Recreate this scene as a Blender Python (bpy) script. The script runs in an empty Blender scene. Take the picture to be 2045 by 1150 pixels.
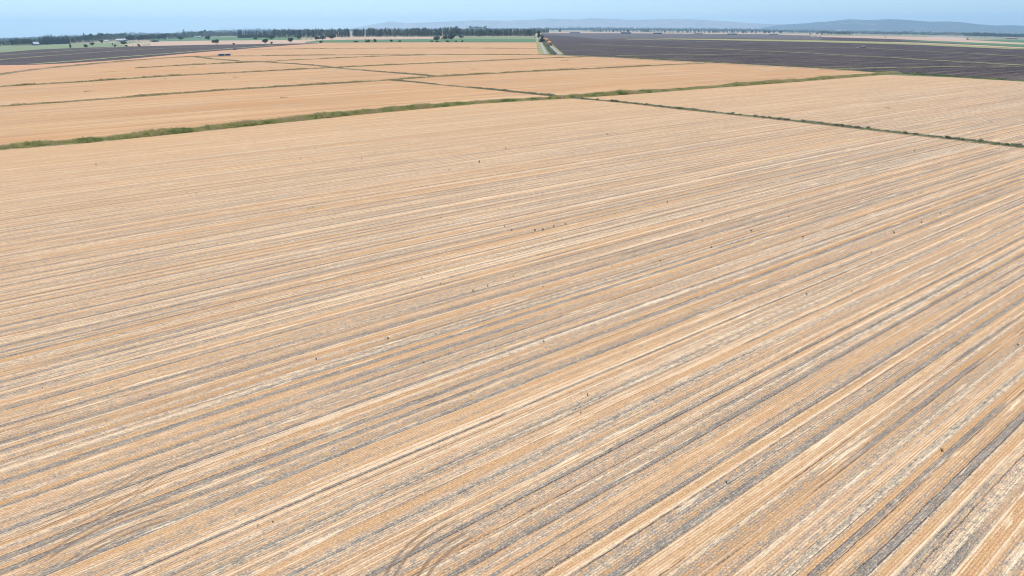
import bpy, math, random
import numpy as np
from mathutils import Matrix, Vector

sc = bpy.context.scene
C = sc.collection
rng = np.random.default_rng(7)
random.seed(7)
R = math.radians

# ------------------------------------------------------------------ camera
W, H, F = 2045.0, 1150.0, 1370.0           # size and focal length, in pixels of the photograph
CAMZ = 30.0
PITCH = math.atan(519.0 / F)
ROLL = R(-0.2)
cam_d = bpy.data.cameras.new('camera')
cam = bpy.data.objects.new('camera', cam_d)
C.objects.link(cam)
cam_d.sensor_width = 36.0
cam_d.lens = 36.0 * F / W
cam_d.clip_start = 0.5
cam_d.clip_end = 80000
CM = Matrix.Rotation(math.pi / 2 - PITCH, 4, 'X') @ Matrix.Rotation(ROLL, 4, 'Z')
cam.matrix_world = Matrix.Translation((0, 0, CAMZ)) @ CM
sc.camera = cam
CR = np.array(CM.to_3x3())

# ------------------------------------------------------------------ sky, sun, exposure
SUN_EL, SUN_AZ = R(60), R(-26)             # azimuth from +Y towards +X
wd = bpy.data.worlds.new('World')
sc.world = wd
wd.use_nodes = True
nt = wd.node_tree
sky = nt.nodes.new('ShaderNodeTexSky')
sky.sky_type = 'NISHITA'
sky.sun_disc = False
sky.sun_elevation = SUN_EL
sky.sun_rotation = SUN_AZ % (2 * math.pi)
sky.altitude = 0
sky.air_density = 1.0
sky.dust_density = 0.2
sky.ozone_density = 4.0
bg = nt.nodes['Background']
bg.inputs['Strength'].default_value = 0.118
tint = nt.nodes.new('ShaderNodeMix'); tint.data_type = 'RGBA'; tint.blend_type = 'MULTIPLY'
tint.inputs[0].default_value = 1.0; tint.inputs[7].default_value = (.76, .95, 1.27, 1)      # clear deep blue summer air
nt.links.new(sky.outputs[0], tint.inputs[6]); nt.links.new(tint.outputs[2], bg.inputs['Color'])
sun_d = bpy.data.lights.new('sun', 'SUN')
sun_d.energy = 4.8
sun_d.angle = R(0.53)
sun_d.color = (1.0, 0.94, 0.83)
sun = bpy.data.objects.new('sun', sun_d)
C.objects.link(sun)
sdir = Vector((math.sin(SUN_AZ) * math.cos(SUN_EL), math.cos(SUN_AZ) * math.cos(SUN_EL), math.sin(SUN_EL)))
sun.rotation_euler = sdir.to_track_quat('Z', 'Y').to_euler()
sun.location = (0, 0, 60)
sc.view_settings.view_transform = 'Standard'
sc.view_settings.look = 'None'
sc.view_settings.exposure = 0.1
sc.view_settings.gamma = 1
sc.cycles.use_denoising = True
sc.cycles.volume_bounces = 2
sc.cycles.filter_width = 1.1
sc.cycles.transparent_max_bounces = 16

# ------------------------------------------------------------------ terrain shape and picture geometry
KSAG = 0.0237
def ground_z(x, y):
    r = np.hypot(x, y)
    az = np.arctan2(x, y)
    return -KSAG * np.minimum(az * az, 0.55) * r * r / (r + 400.0)

def ray(px, py):
    d = CR @ np.array([(px - W / 2) / F, -(py - H / 2) / F, -1.0])
    return d

def at(px, py, lift=0.0):
    """the ground point seen at a picture position"""
    d = ray(px, py)
    h = math.hypot(d[0], d[1]); ux, uy, te = d[0] / h, d[1] / h, d[2] / h
    lo, hi = math.log(5.0), math.log(12000.0)
    for _ in range(46):
        m = 0.5 * (lo + hi); r = math.exp(m)
        if CAMZ + te * r - float(ground_z(ux * r, uy * r)) > 0: lo = m
        else: hi = m
    r = math.exp(lo)
    return np.array([ux * r, uy * r, float(ground_z(ux * r, uy * r)) + lift])

def mpp(p):
    """metres covered by one picture pixel at ground point p"""
    q = CR.T @ (np.asarray(p) - np.array([0, 0, CAMZ]))
    return -q[2] / F

# ------------------------------------------------------------------ object helpers
def tag(o, label=None, cat=None, group=None, kind=None):
    if label: o['label'] = label
    if cat: o['category'] = cat
    if group: o['group'] = group
    if kind: o['kind'] = kind
    return o

def mesh_np(name, V, Fa, mats, fm=None, smooth=False):
    """mesh from arrays; Fa (n,k) or list"""
    me = bpy.data.meshes.new(name)
    V = np.asarray(V, dtype=np.float32)
    if isinstance(Fa, np.ndarray):
        n, k = Fa.shape
        me.vertices.add(len(V)); me.vertices.foreach_set('co', V.ravel())
        me.loops.add(n * k); me.loops.foreach_set('vertex_index', Fa.astype(np.int32).ravel())
        me.polygons.add(n)
        me.polygons.foreach_set('loop_start', np.arange(0, n * k, k, dtype=np.int32))
        me.polygons.foreach_set('loop_total', np.full(n, k, dtype=np.int32))
        me.update(calc_edges=True)
    else:
        me.from_pydata([tuple(map(float, v)) for v in V], [], [tuple(map(int, f)) for f in Fa])
        me.update()
    for m in (mats if isinstance(mats, (list, tuple)) else [mats]): me.materials.append(m)
    if fm is not None: me.polygons.foreach_set('material_index', np.asarray(fm, dtype=np.int32))
    me.polygons.foreach_set('use_smooth', np.full(len(me.polygons), smooth))
    return me

def link(name, me, parent=None, loc=(0, 0, 0), rot=(0, 0, 0), scale=(1, 1, 1)):
    o = bpy.data.objects.new(name, me)
    C.objects.link(o)
    o.location = loc; o.rotation_euler = rot; o.scale = scale
    if parent: o.parent = parent
    return o

def empty(name, loc, rz=0, scale=(1, 1, 1)):
    return link(name, None, None, tuple(map(float, loc)), (0, 0, rz), scale)

class MB:
    """collects boxes, prisms and tubes into one mesh"""
    def __init__(s): s.v = []; s.f = []
    def add(s, vs, fs):
        n = len(s.v); s.v += [tuple(v) for v in vs]; s.f += [tuple(n + i for i in f) for f in fs]; return s
    def box(s, x0, x1, y0, y1, z0, z1):
        return s.add([(x0, y0, z0), (x1, y0, z0), (x1, y1, z0), (x0, y1, z0), (x0, y0, z1), (x1, y0, z1), (x1, y1, z1), (x0, y1, z1)],
                     [(0, 3, 2, 1), (4, 5, 6, 7), (0, 1, 5, 4), (1, 2, 6, 5), (2, 3, 7, 6), (3, 0, 4, 7)])
    def tube(s, p0, p1, r0, r1=None, n=8):
        r1 = r0 if r1 is None else r1
        p0, p1 = Vector(p0), Vector(p1); d = (p1 - p0).normalized()
        a = d.orthogonal().normalized(); b = d.cross(a)
        vs = [p0 + (a * math.cos(t) + b * math.sin(t)) * r0 for t in [2 * math.pi * i / n for i in range(n)]]
        vs += [p1 + (a * math.cos(t) + b * math.sin(t)) * r1 for t in [2 * math.pi * i / n for i in range(n)]]
        fs = [(i, (i + 1) % n, n + (i + 1) % n, n + i) for i in range(n)] + [tuple(range(n))[::-1], tuple(range(n, 2 * n))]
        return s.add(vs, fs)
    def build(s, name, m, parent=None, smooth=False):
        return link(name, mesh_np(name, s.v, s.f, m, smooth=smooth), parent)

# ------------------------------------------------------------------ materials
class NT:
    def __init__(s, name, rough=0.95, spec=0.15):
        s.m = bpy.data.materials.new(name); s.m.use_nodes = True
        s.t = s.m.node_tree; s.b = s.t.nodes['Principled BSDF']
        s.b.inputs['Roughness'].default_value = rough
        s.b.inputs['Specular IOR Level'].default_value = spec
    def n(s, ty, **kw):
        o = s.t.nodes.new(ty)
        for k, v in kw.items(): setattr(o, k, v)
        return o
    def put(s, sock, v):
        if isinstance(v, bpy.types.NodeSocket): s.t.links.new(v, sock)
        else: sock.default_value = v
    def math(s, op, a, b=0.0, c=0.0, clamp=False):
        o = s.n('ShaderNodeMath', operation=op); o.use_clamp = clamp
        s.put(o.inputs[0], a); s.put(o.inputs[1], b); s.put(o.inputs[2], c)
        return o.outputs[0]
    def xyz(s, x, y, z=0.0):
        o = s.n('ShaderNodeCombineXYZ')
        for i, v in enumerate((x, y, z)): s.put(o.inputs[i], v)
        return o.outputs[0]
    def noise(s, vec, scale=1.0, detail=2.0, rough=0.5, dim='2D'):
        o = s.n('ShaderNodeTexNoise', noise_dimensions=dim)
        if vec is not None: s.put(o.inputs['Vector'], vec)
        o.inputs['Scale'].default_value = scale
        o.inputs['Detail'].default_value = detail
        o.inputs['Roughness'].default_value = rough
        return o.outputs['Fac']
    def ss(s, x, lo, hi, a=0.0, b=1.0):
        o = s.n('ShaderNodeMapRange', interpolation_type='SMOOTHSTEP')
        s.put(o.inputs[0], x)
        for i, v in enumerate((lo, hi, a, b)): s.put(o.inputs[i + 1], v)
        return o.outputs[0]
    def mix(s, f, a, b, mode='MIX'):
        o = s.n('ShaderNodeMix', data_type='RGBA', blend_type=mode)
        s.put(o.inputs[0], f)
        for sock, v in ((o.inputs[6], a), (o.inputs[7], b)):
            s.put(sock, v if isinstance(v, bpy.types.NodeSocket) else (*v[:3], 1.0))
        return o.outputs[2]
    def ramp(s, f, stops):
        o = s.n('ShaderNodeValToRGB'); cr = o.color_ramp
        s.put(o.inputs[0], f)
        while len(cr.elements) < len(stops): cr.elements.new(0.5)
        for e, (p, c) in zip(cr.elements, stops): e.position = p; e.color = (*c, 1)
        return o.outputs[0]
    def bump(s, h, strength, dist):
        o = s.n('ShaderNodeBump'); o.inputs['Strength'].default_value = strength
        o.inputs['Distance'].default_value = dist
        s.put(o.inputs['Height'], h); s.t.links.new(o.outputs[0], s.b.inputs['Normal'])
    def done(s, col):
        s.put(s.b.inputs['Base Color'], col if isinstance(col, bpy.types.NodeSocket) else (*col, 1)); return s.m
    def pos(s):
        g = s.n('ShaderNodeNewGeometry'); o = s.n('ShaderNodeSeparateXYZ'); s.t.links.new(g.outputs['Position'], o.inputs[0])
        return o.outputs

# direction of the drill rows on the ground and the direction across them
AR = math.atan2(1828, 1463)
RX, RY = math.sin(AR), math.cos(AR)
def uv_nodes(k):
    p = k.pos()
    u = k.math('ADD', k.math('MULTIPLY', p[0], RX), k.math('MULTIPLY', p[1], RY))
    v = k.math('ADD', k.math('MULTIPLY', p[0], -RY), k.math('MULTIPLY', p[1], RX))
    return u, v

STRAW, STRAW2, GOLD, AMBER, SOIL, SOIL2, DARK = ((.80, .59, .41), (.64, .425, .26), (.62, .375, .20), (.38, .19, .07), (.34, .318, .295), (.205, .19, .18), (.09, .08, .088))
ARCS = [((-23.0, 57.0), 0), ]

def stubble(name, near=True):
    k = NT(name)
    u, v = uv_nodes(k)
    mu, ad, ml = (lambda a, b: k.math('MULTIPLY', a, b)), (lambda a, b: k.math('ADD', a, b)), (lambda a, b, c: k.math('MULTIPLY_ADD', a, b, c))
    S = lambda a, su, b, sv, off=0.0: k.xyz(ml(a, 1.0 / su, off), mu(b, 1.0 / sv))
    def rnd(x, off=0.0):
        o = k.n('ShaderNodeTexWhiteNoise', noise_dimensions='1D'); k.put(o.inputs['W'], ad(x, off)); return o.outputs['Value']
    w1 = k.noise(S(u, 90, v, 60), 1, 1)
    w2 = k.noise(S(u, 12, v, 9, 31), 1, 2)
    vw = ad(v, ad(mu(w1, 1.2), mu(w2, 0.14)))
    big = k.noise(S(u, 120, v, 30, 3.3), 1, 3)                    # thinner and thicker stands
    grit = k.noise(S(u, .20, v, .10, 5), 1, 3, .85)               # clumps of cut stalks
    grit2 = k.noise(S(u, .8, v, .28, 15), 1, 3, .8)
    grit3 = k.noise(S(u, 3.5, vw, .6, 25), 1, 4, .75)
    if near:
        P = 3.05                                                   # wheel track spacing
        ps = mu(vw, 1 / P); pi_ = k.math('FLOOR', ps); q = k.math('FRACT', ps)
        r1, r2, r3, r4 = rnd(pi_, .3), rnd(pi_, 40.7), rnd(pi_, 91.1), rnd(pi_, 133.7)
        q = ad(q, mu(k.math('SUBTRACT', k.noise(S(u, 2.2, vw, .5, 61), 1, 3, .7), .5), .07))
        # rows of the drill
        RW = .19
        rs = mu(vw, 1 / RW); ri = k.math('FLOOR', rs); rf = k.math('FRACT', rs)
        gap = k.ss(k.math('ABSOLUTE', k.math('SUBTRACT', rf, .5)), .22, .42)            # between two rows
        rr = rnd(ri, 7.7); rr2 = rnd(ri, 55.5)
        rowv = k.noise(k.xyz(mu(u, 1 / 22.0), mu(ri, 3.71)), 1, 2, .6)                  # how well a row stands, changing slowly
        rowv = ad(mu(rr, .45), mu(rowv, .65))                                           # ~ .1 .. 1
        lanes = k.noise(S(u, 260, vw, .44, 11), 1, 4, .7)                              # long lanes of straw and stubble
        lane2 = k.noise(S(u, 140, vw, 1.7, 19), 1, 3, .6)
        f = ad(ad(mu(lanes, .70), mu(lane2, .32)), ad(mu(k.math('SUBTRACT', rowv, .55), .22), mu(k.math('SUBTRACT', grit3, .5), .30)))
        col = k.ramp(k.ss(f, .30, .74), [(0.0, GOLD), (.24, (.64, .41, .225)), (.46, STRAW2), (.70, STRAW), (1.0, (.93, .77, .57))])
        # rows left longer beside the tracks: strong orange with dark gaps
        wG = ml(r1, .13, .07)
        orange = mu(mu(k.ss(q, wG, ad(wG, .02)), k.ss(q, ad(wG, .10), ad(wG, .24), 1, 0)), k.ss(r2, .25, .5))
        o2 = mu(k.ss(k.math('ABSOLUTE', k.math('SUBTRACT', q, ml(r3, .25, .55))), .04, .09, 1, 0), k.ss(r4, .35, .6))
        orange = mu(k.math('MAXIMUM', orange, o2), k.ss(k.noise(S(u, 45, vw, 2, 77), 1, 2), .36, .52))
        col = k.mix(mu(orange, .65), col, (.62, .35, .14))
        gapm = mu(mu(gap, k.ss(grit, .36, .54)), ad(mu(orange, .50), ml(rowv, .35, .12)))
        col = k.mix(gapm, col, (.36, .19, .075))  # shade between the stubble rows, painted in as dark brown
        # thin ground: grey brown showing between the rows
        thin = mu(k.ss(k.noise(S(u, 110, vw, 1.1, 13), 1, 2, .6), .42, .56), k.ss(grit2, .66, .42))
        thin = mu(thin, ml(k.ss(grit, .58, .42), .6, .4))
        far = k.ss(v, 60, 230, 1.0, .52)
        col = k.mix(mu(thin, far), col, SOIL)
        # wheel tracks: bare soil lanes of steady width with a dark pressed edge
        along = k.noise(k.xyz(mu(u, 1 / 70.0), mu(pi_, 5.3)), 1, 3, .55)
        on = k.ss(ad(along, mu(big, .35)), .50, .60)
        track = mu(mu(k.ss(q, 0.0, .02), k.ss(q, wG, ad(wG, .02), 1, 0)), on)
        t2c = ml(r4, .3, .45); t2 = k.ss(k.math('ABSOLUTE', k.math('SUBTRACT', q, t2c)), ml(r2, .06, .03), ml(r2, .06, .05), 1, 0)
        on2 = k.ss(k.noise(k.xyz(mu(u, 1 / 55.0), mu(pi_, 8.3)), 1, 3, .55), .50, .60)
        track = k.math('MAXIMUM', track, mu(t2, on2))
        soilc = k.mix(k.ss(grit3, .3, .7), SOIL2, SOIL)
        col = k.mix(mu(mu(track, far), ml(k.ss(grit2, .50, .68), -.5, 1.0)), col, soilc)
        de = k.ss(k.math('ABSOLUTE', k.math('SUBTRACT', q, .012)), .008, .026, 1, 0)
        de2 = k.ss(k.math('ABSOLUTE', k.math('SUBTRACT', q, ad(wG, .005))), .005, .016, 1, 0)
        dm = ad(mu(de, k.ss(r3, .15, .4)), mu(de2, k.ss(r4, .5, .7)))
        l1 = k.math('ABSOLUTE', k.math('SUBTRACT', q, ml(r2, .5, .35)))
        dm = ad(dm, mu(k.ss(l1, .006, .016, 1, 0), k.ss(r1, .4, .6)))
        p2 = mu(vw, 1 / 1.14); pi2 = k.math('FLOOR', p2); q2 = k.math('FRACT', p2)
        l3 = k.math('ABSOLUTE', k.math('SUBTRACT', q2, ml(rnd(pi2, 17.3), .7, .15)))
        on3 = k.ss(k.noise(k.xyz(mu(u, 1 / 48.0), mu(pi2, 4.7)), 1, 3, .6), .46, .60)
        dm = ad(dm, mu(mu(k.ss(l3, .02, .05, 1, 0), on3), .7))
        broken = k.ss(k.noise(k.xyz(mu(u, 1 / 16.0), mu(pi_, 9.1)), 1, 4, .6), .38, .48, .2, 1)
        dm = mu(mu(dm, broken), k.ss(v, 50, 280, .95, .60))
        col = k.mix(k.math('MINIMUM', dm, .9), col, DARK)
        # single dark and single bright rows
        col = k.mix(mu(mu(k.ss(rr2, .90, .97), k.ss(rowv, .3, .7)), .45), col, (.27, .20, .16))
        col = k.mix(mu(k.ss(rr, .86, .97), mu(.55, k.ss(grit2, .3, .6))), col, (.86, .70, .50))
        # chaff dropped in long broken heaps
        ch = k.noise(S(u, 14, vw, .7, 301), 1, 4, .7)
        col = k.mix(mu(k.ss(ch, .62, .72), .7), col, (.98, .84, .64))
        # grit: light on stalk clumps and shade in holes, mixed into the colour
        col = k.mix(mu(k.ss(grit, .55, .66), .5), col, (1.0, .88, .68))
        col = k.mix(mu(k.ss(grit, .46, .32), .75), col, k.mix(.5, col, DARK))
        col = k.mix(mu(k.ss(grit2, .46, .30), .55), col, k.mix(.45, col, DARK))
        col = k.mix(k.ss(v, 70, 320, 0, .45), col, (.62, .385, .185))
        p = k.pos()
        for (cx, cy, r0, nl, gp, a0, a1_, wd_) in TURNS:            # turning marks of the machines
            dx, dy = k.math('SUBTRACT', p[0], cx), k.math('SUBTRACT', p[1], cy)
            rq = k.math('SQRT', ad(mu(dx, dx), mu(dy, dy)))
            rq = ad(rq, mu(w2, .5))
            an = k.math('ARCTAN2', dy, dx)
            am = mu(k.ss(an, a0, a0 + .15), k.ss(an, a1_ - .2, a1_, 1, 0))
            sel = 0
            for r_ in nl:
                one = k.ss(k.math('ABSOLUTE', k.math('SUBTRACT', rq, r0 + r_)), wd_ * .35, wd_ * .6, 1, 0)
                sel = one if sel == 0 else ad(sel, one)
            mk = mu(k.math('MINIMUM', sel, 1.0), mu(am, k.ss(grit2, .36, .5, .15, 1)))
            col = k.mix(mu(mk, gp), col, (.25, .185, .14))
        k.bump(ad(mu(grit, .7), mu(gap, -.35)), .6, .08)
    else:
        lanes = k.noise(S(u, 300, vw, 1.6, 11), 1, 3, .6)
        lane2 = k.noise(S(u, 160, vw, 6, 23), 1, 2, .6)
        f = ad(mu(lanes, .5), ad(mu(lane2, .35), mu(grit3, .25)))
        col = k.ramp(k.ss(f, .36, .74), [(0, (.47, .285, .145)), (.5, (.61, .385, .20)), (1, (.74, .51, .30))])
        col = k.mix(k.ss(big, .35, .7, 0, .5), col, (.60, .33, .145))
        patch = k.noise(S(u, 60, v, 22, 131), 1, 4, .65)
        col = k.mix(k.ss(patch, .52, .70, 0, .45), col, (.50, .37, .23))
        l2 = k.noise(S(u, 240, vw, 2.0, 251), 1, 0)
        l2 = k.ss(k.math('ABSOLUTE', k.math('SUBTRACT', l2, .5)), .01, .04, .40, 0)
        col = k.mix(l2, col, (.36, .26, .18))
        g = k.noise(S(u, 34, v, 3.2, 9), 1, 4, .7)
        col = k.mix(k.ss(g, .62, .72, 0, .6), col, (.78, .60, .42))
        col = k.mix(mu(k.ss(grit2, .42, .28), .5), col, k.mix(.5, col, DARK))
        g4 = k.noise(S(u, 9, v, 5, 99), 1, 4, .8)
        col = k.mix(k.ss(g4, .66, .74, 0, .5), col, (.40, .34, .16))
    col = k.mix(1.0, col, (.87, .82, .70) if near else (.81, .775, .705), 'MULTIPLY')
    return k.done(col)

def mottled(name, stops, su=20, sv=6, detail=5, speck=None, spk_s=1.0, along=True, bump=0):
    k = NT(name)
    if along: u, v = uv_nodes(k)
    else: p = k.pos(); u, v = p[0], p[1]
    f = k.noise(k.xyz(k.math('MULTIPLY', u, 1 / su), k.math('MULTIPLY', v, 1 / sv)), 1, detail, .6)
    col = k.ramp(f, stops)
    if speck:
        g = k.noise(k.xyz(k.math('MULTIPLY', u, 1 / spk_s), k.math('MULTIPLY', v, 1 / spk_s)), 1, 3, .7)
        col = k.mix(k.ss(g, .5, .68, 0, .75), col, speck)
        if bump: k.bump(g, bump, .2)
    return k.done(col)

def leaf_mat(name, cols, scale=.5, trans=.25, hue=0.06):
    """foliage: colour by clump, a little light through the leaves, small change from plant to plant"""
    k = NT(name, .7, .2)
    g = k.n('ShaderNodeNewGeometry')
    f = k.noise(g.outputs['Position'], scale, 3, .65, '3D')
    oi = k.n('ShaderNodeObjectInfo')
    f = k.math('ADD', f, k.math('MULTIPLY', k.math('SUBTRACT', oi.outputs['Random'], .5), .25))
    n = len(cols)
    col = k.ramp(k.ss(f, .30, .70), [(i / (n - 1), c) for i, c in enumerate(cols)])
    k.done(col)
    tr = k.n('ShaderNodeBsdfTranslucent'); k.t.links.new(col, tr.inputs[0])
    mx = k.n('ShaderNodeMixShader'); mx.inputs[0].default_value = trans
    out = k.t.nodes['Material Output']
    k.t.links.new(k.b.outputs[0], mx.inputs[1]); k.t.links.new(tr.outputs[0], mx.inputs[2]); k.t.links.new(mx.outputs[0], out.inputs[0])
    return k.m

def paint(name, c, rough=.6, spec=.3, wear=.12):
    k = NT(name, rough, spec)
    f = k.noise(k.n('ShaderNodeTexCoord').outputs['Object'], 1.3, 5, .6, '3D')
    return k.done(k.mix(k.ss(f, .3, .8, 0, wear), c, tuple(x * .45 + .05 for x in c)))

# turning marks: centre found from picture positions, then radius, number of lines, gap, angles, line width
def turn(px, py, px2, py2, nl, gap, a0, a1, w):
    c = at(px, py); e = at(px2, py2)
    return (float(c[0]), float(c[1]), float(np.hypot(*(c - e)[:2])), nl, gap, a0, a1, w)
TURNS = [turn(1090, 1215, 880, 1110, (0, .55, 1.9, 2.45), .85, R(122), R(176), .24),
         turn(-40, 860, 215, 985, (0, .5, 1.8, 2.3), .65, R(-50), R(-12), .2),
         turn(330, 1200, 190, 1095, (0, .55, 1.9, 2.45), .85, R(110), R(165), .24),
         turn(330, 560, 262, 527, (0, 1.0, 2.6, 3.6), .6, R(105), R(170), .3)]

M = {}
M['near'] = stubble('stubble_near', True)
M['far'] = stubble('stubble_far', False)
M['plough'] = mottled('ploughed_soil', [(.36, (.019, .010, .010)), (.5, (.043, .027, .024)), (.64, (.115, .088, .068))], 130, 7, 8, (.16, .135, .10), 3.0)
M['plough_pale'] = mottled('ploughed_soil_pale', [(.3, (.06, .048, .05)), (.5, (.095, .078, .075)), (.7, (.17, .15, .12))], 60, 12, 6, (.2, .19, .15), 4)
M['green'] = mottled('green_crop', [(.3, (.06, .14, .06)), (.7, (.10, .19, .07))], 50, 6, 4, (.14, .22, .09), 5)
M['palegreen'] = mottled('pale_green_crop', [(.3, (.14, .20, .09)), (.7, (.22, .26, .12))], 80, 8, 4, (.3, .3, .17), 6)
M['oliveland'] = mottled('olive_pasture', [(.3, (.16, .18, .09)), (.5, (.25, .24, .13)), (.7, (.36, .30, .19))], 120, 10, 5, (.2, .22, .11), 9)
M['yellow'] = mottled('yellow_flowering_strip', [(.3, (.17, .20, .07)), (.5, (.30, .29, .10)), (.7, (.42, .36, .14))], 60, 5, 6, (.2, .2, .12), 7)
M['tan'] = mottled('dry_grass_land', [(.3, (.42, .29, .19)), (.7, (.58, .41, .28))], 80, 8, 5, (.36, .27, .17), 7)
M['orange'] = mottled('orange_stubble', [(.3, (.47, .25, .12)), (.7, (.56, .31, .16))], 40, 4, 4, (.5, .33, .2), 2)
M['verge'] = mottled('ditch_bank_soil', [(.3, (.20, .17, .08)), (.5, (.30, .24, .125)), (.75, (.42, .33, .20))], 9, 3, 5, (.10, .12, .05), 1.0)
M['greenverge'] = mottled('grassy_verge', [(.3, (.15, .18, .06)), (.5, (.28, .29, .12)), (.75, (.42, .38, .20))], 12, 3, 5, (.09, .12, .04), 1.4)
M['gravel'] = mottled('gravel_track', [(.3, (.28, .265, .255)), (.7, (.40, .375, .36))], 12, 3, 4, (.30, .27, .25), 1.2)
M['base'] = mottled('farmland', [(.34, (.10, .13, .07)), (.44, (.22, .22, .12)), (.54, (.50, .38, .26)), (.64, (.16, .19, .10)), (.75, (.46, .38, .27))], 900, 240, 4, (.2, .2, .12), 60, along=False)
M['hills'] = mottled('dry_hills', [(.3, (.05, .075, .085)), (.50, (.09, .115, .12)), (.58, (.06, .085, .09)), (.68, (.28, .25, .21))], 700, 500, 7, (.09, .11, .06), 260, along=False)  # blue of the distant haze worked into the slope colours
M['dryhills'] = mottled('haze_paled_grass_hills', [(.35, (.24, .22, .19)), (.5, (.33, .29, .23)), (.65, (.2, .2, .17))], 900, 900, 5, (.3, .27, .22), 400, along=False)  # dry grass paled in its colour to stand for the fade of haze
M['bark'] = paint('bark', (.10, .075, .055), .95, .1)
M['oak'] = leaf_mat('oak_leaves', [(.022, .036, .018), (.05, .072, .028), (.13, .155, .065)], .35)
M['poplar'] = leaf_mat('poplar_leaves', [(.016, .036, .020), (.055, .09, .04), (.20, .24, .11)], .12)
M['conifer'] = leaf_mat('dark_conifer', [(.015, .03, .02), (.03, .05, .028), (.055, .075, .035)], .2)
M['lightleaf'] = leaf_mat('light_leaves', [(.045, .07, .028), (.10, .14, .055), (.24, .27, .12)], .3)
M['wood'] = leaf_mat('distant_leaves', [(.018, .036, .020), (.05, .08, .034), (.16, .20, .08)], .03)
M['reed'] = leaf_mat('ditch_green', [(.15, .22, .07), (.28, .32, .10), (.48, .45, .17), (.54, .44, .25)], .14, .4)
M['dryweed'] = leaf_mat('ditch_dry', [(.28, .26, .10), (.46, .39, .17), (.56, .45, .25)], .09, .4)
M['shrub'] = leaf_mat('shrub_leaves', [(.17, .21, .12), (.28, .31, .17), (.44, .42, .25)], .6, .35)
M['weed'] = leaf_mat('weed_leaves', [(.07, .08, .04), (.12, .13, .06), (.20, .19, .09)], 1.5, .3)

# ------------------------------------------------------------------ ground, one sheet to the horizon
def build_ground():
    rad = np.concatenate([[0.0], np.geomspace(6, 400, 60), np.geomspace(430, 30000, 90)])
    front = np.linspace(-1.0, 1.0, 320); back = np.linspace(1.0, 2 * math.pi - 1.0, 60)[1:-1]
    az = np.concatenate([front, back])
    A, Rr = np.meshgrid(az, rad)
    X, Y = np.sin(A) * Rr, np.cos(A) * Rr
    V = np.stack([X, Y, ground_z(X, Y)], -1).reshape(-1, 3)
    n, m = len(az), len(rad)
    i, j = np.meshgrid(np.arange(m - 1), np.arange(n), indexing='ij')
    jn = (j + 1) % n
    Fa = np.stack([i * n + j, (i + 1) * n + j, (i + 1) * n + jn, i * n + jn], -1).reshape(-1, 4)[:, ::-1]
    o = link('ground', mesh_np('ground', V, Fa, M['base'], smooth=True))
    tag(o, 'flat farmland running out to the horizon', kind='structure')
build_ground()

def interp(line, x):
    xs, ys = zip(*line); return float(np.interp(x, xs, ys))

def sheet(name, label, top, bot, mat, layer, step=12, rows=8, kind='structure'):
    """a field laid on the terrain: its far edge and near edge as seen positions on the ground"""
    x0, x1 = max(top[0][0], bot[0][0]), min(top[-1][0], bot[-1][0])
    n = max(2, int(abs(x1 - x0) / step) + 1)
    V = []
    for x in np.linspace(x0, x1, n):
        a, b = interp(top, x), interp(bot, x)
        for t in np.linspace(0, 1, rows):
            # even spacing on the ground rather than in the picture
            y = b + (a - b) * (1 - (1 - t) ** 1.5)
            p = at(x, y); r = math.hypot(p[0], p[1])
            p[2] += .004 * layer * (1 + r / 100)
            V.append(p)
    Fa = [(i * rows + j, (i + 1) * rows + j, (i + 1) * rows + j + 1, i * rows + j + 1) for i in range(n - 1) for j in range(rows - 1)]
    o = link(name, mesh_np(name, V, Fa, mat, smooth=True))
    return tag(o, label, kind=kind)

def polyline(pts, ext=0.0, wiggle=0.0, step=6.0):
    P = [at(x, y)[:2] for x, y in pts]
    P = np.array(P)
    if ext:
        P = np.vstack([P[0] + (P[0] - P[1]) / np.linalg.norm(P[0] - P[1]) * ext, P, P[-1] + (P[-1] - P[-2]) / np.linalg.norm(P[-1] - P[-2]) * ext])
    seg = np.linalg.norm(np.diff(P, axis=0), axis=1); s = np.concatenate([[0], np.cumsum(seg)])
    t = np.arange(0, s[-1], step)
    Q = np.stack([np.interp(t, s, P[:, 0]), np.interp(t, s, P[:, 1])], -1)
    T = np.gradient(Q, axis=0); T /= np.linalg.norm(T, axis=1)[:, None] + 1e-9
    return Q, np.stack([-T[:, 1], T[:, 0]], -1)

def ribbon(name, label, pts, width, mat, layer, ext=0.0, rag=.15, step=6.0, kind='structure'):
    """a strip of ground (ditch bank, track) along a line, with a slightly uneven edge"""
    Q, Nn = polyline(pts, ext, step=step)
    g = np.random.default_rng(len(pts) * 97 + int(width * 10))
    V = []
    for q, n in zip(Q, Nn):
        a = width / 2 * (1 + g.normal() * rag); b = width / 2 * (1 + g.normal() * rag)
        for e in (-a, -a * .3, b * .3, b):
            p = q + n * e; r = math.hypot(*p)
            V.append((p[0], p[1], float(ground_z(*p)) + .004 * layer * (1 + r / 100)))
    Fa = [(i * 4 + j, (i + 1) * 4 + j, (i + 1) * 4 + j + 1, i * 4 + j + 1) for i in range(len(Q) - 1) for j in range(3)]
    o = link(name, mesh_np(name, V, Fa, mat, smooth=True))
    return tag(o, label, kind=kind)

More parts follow.
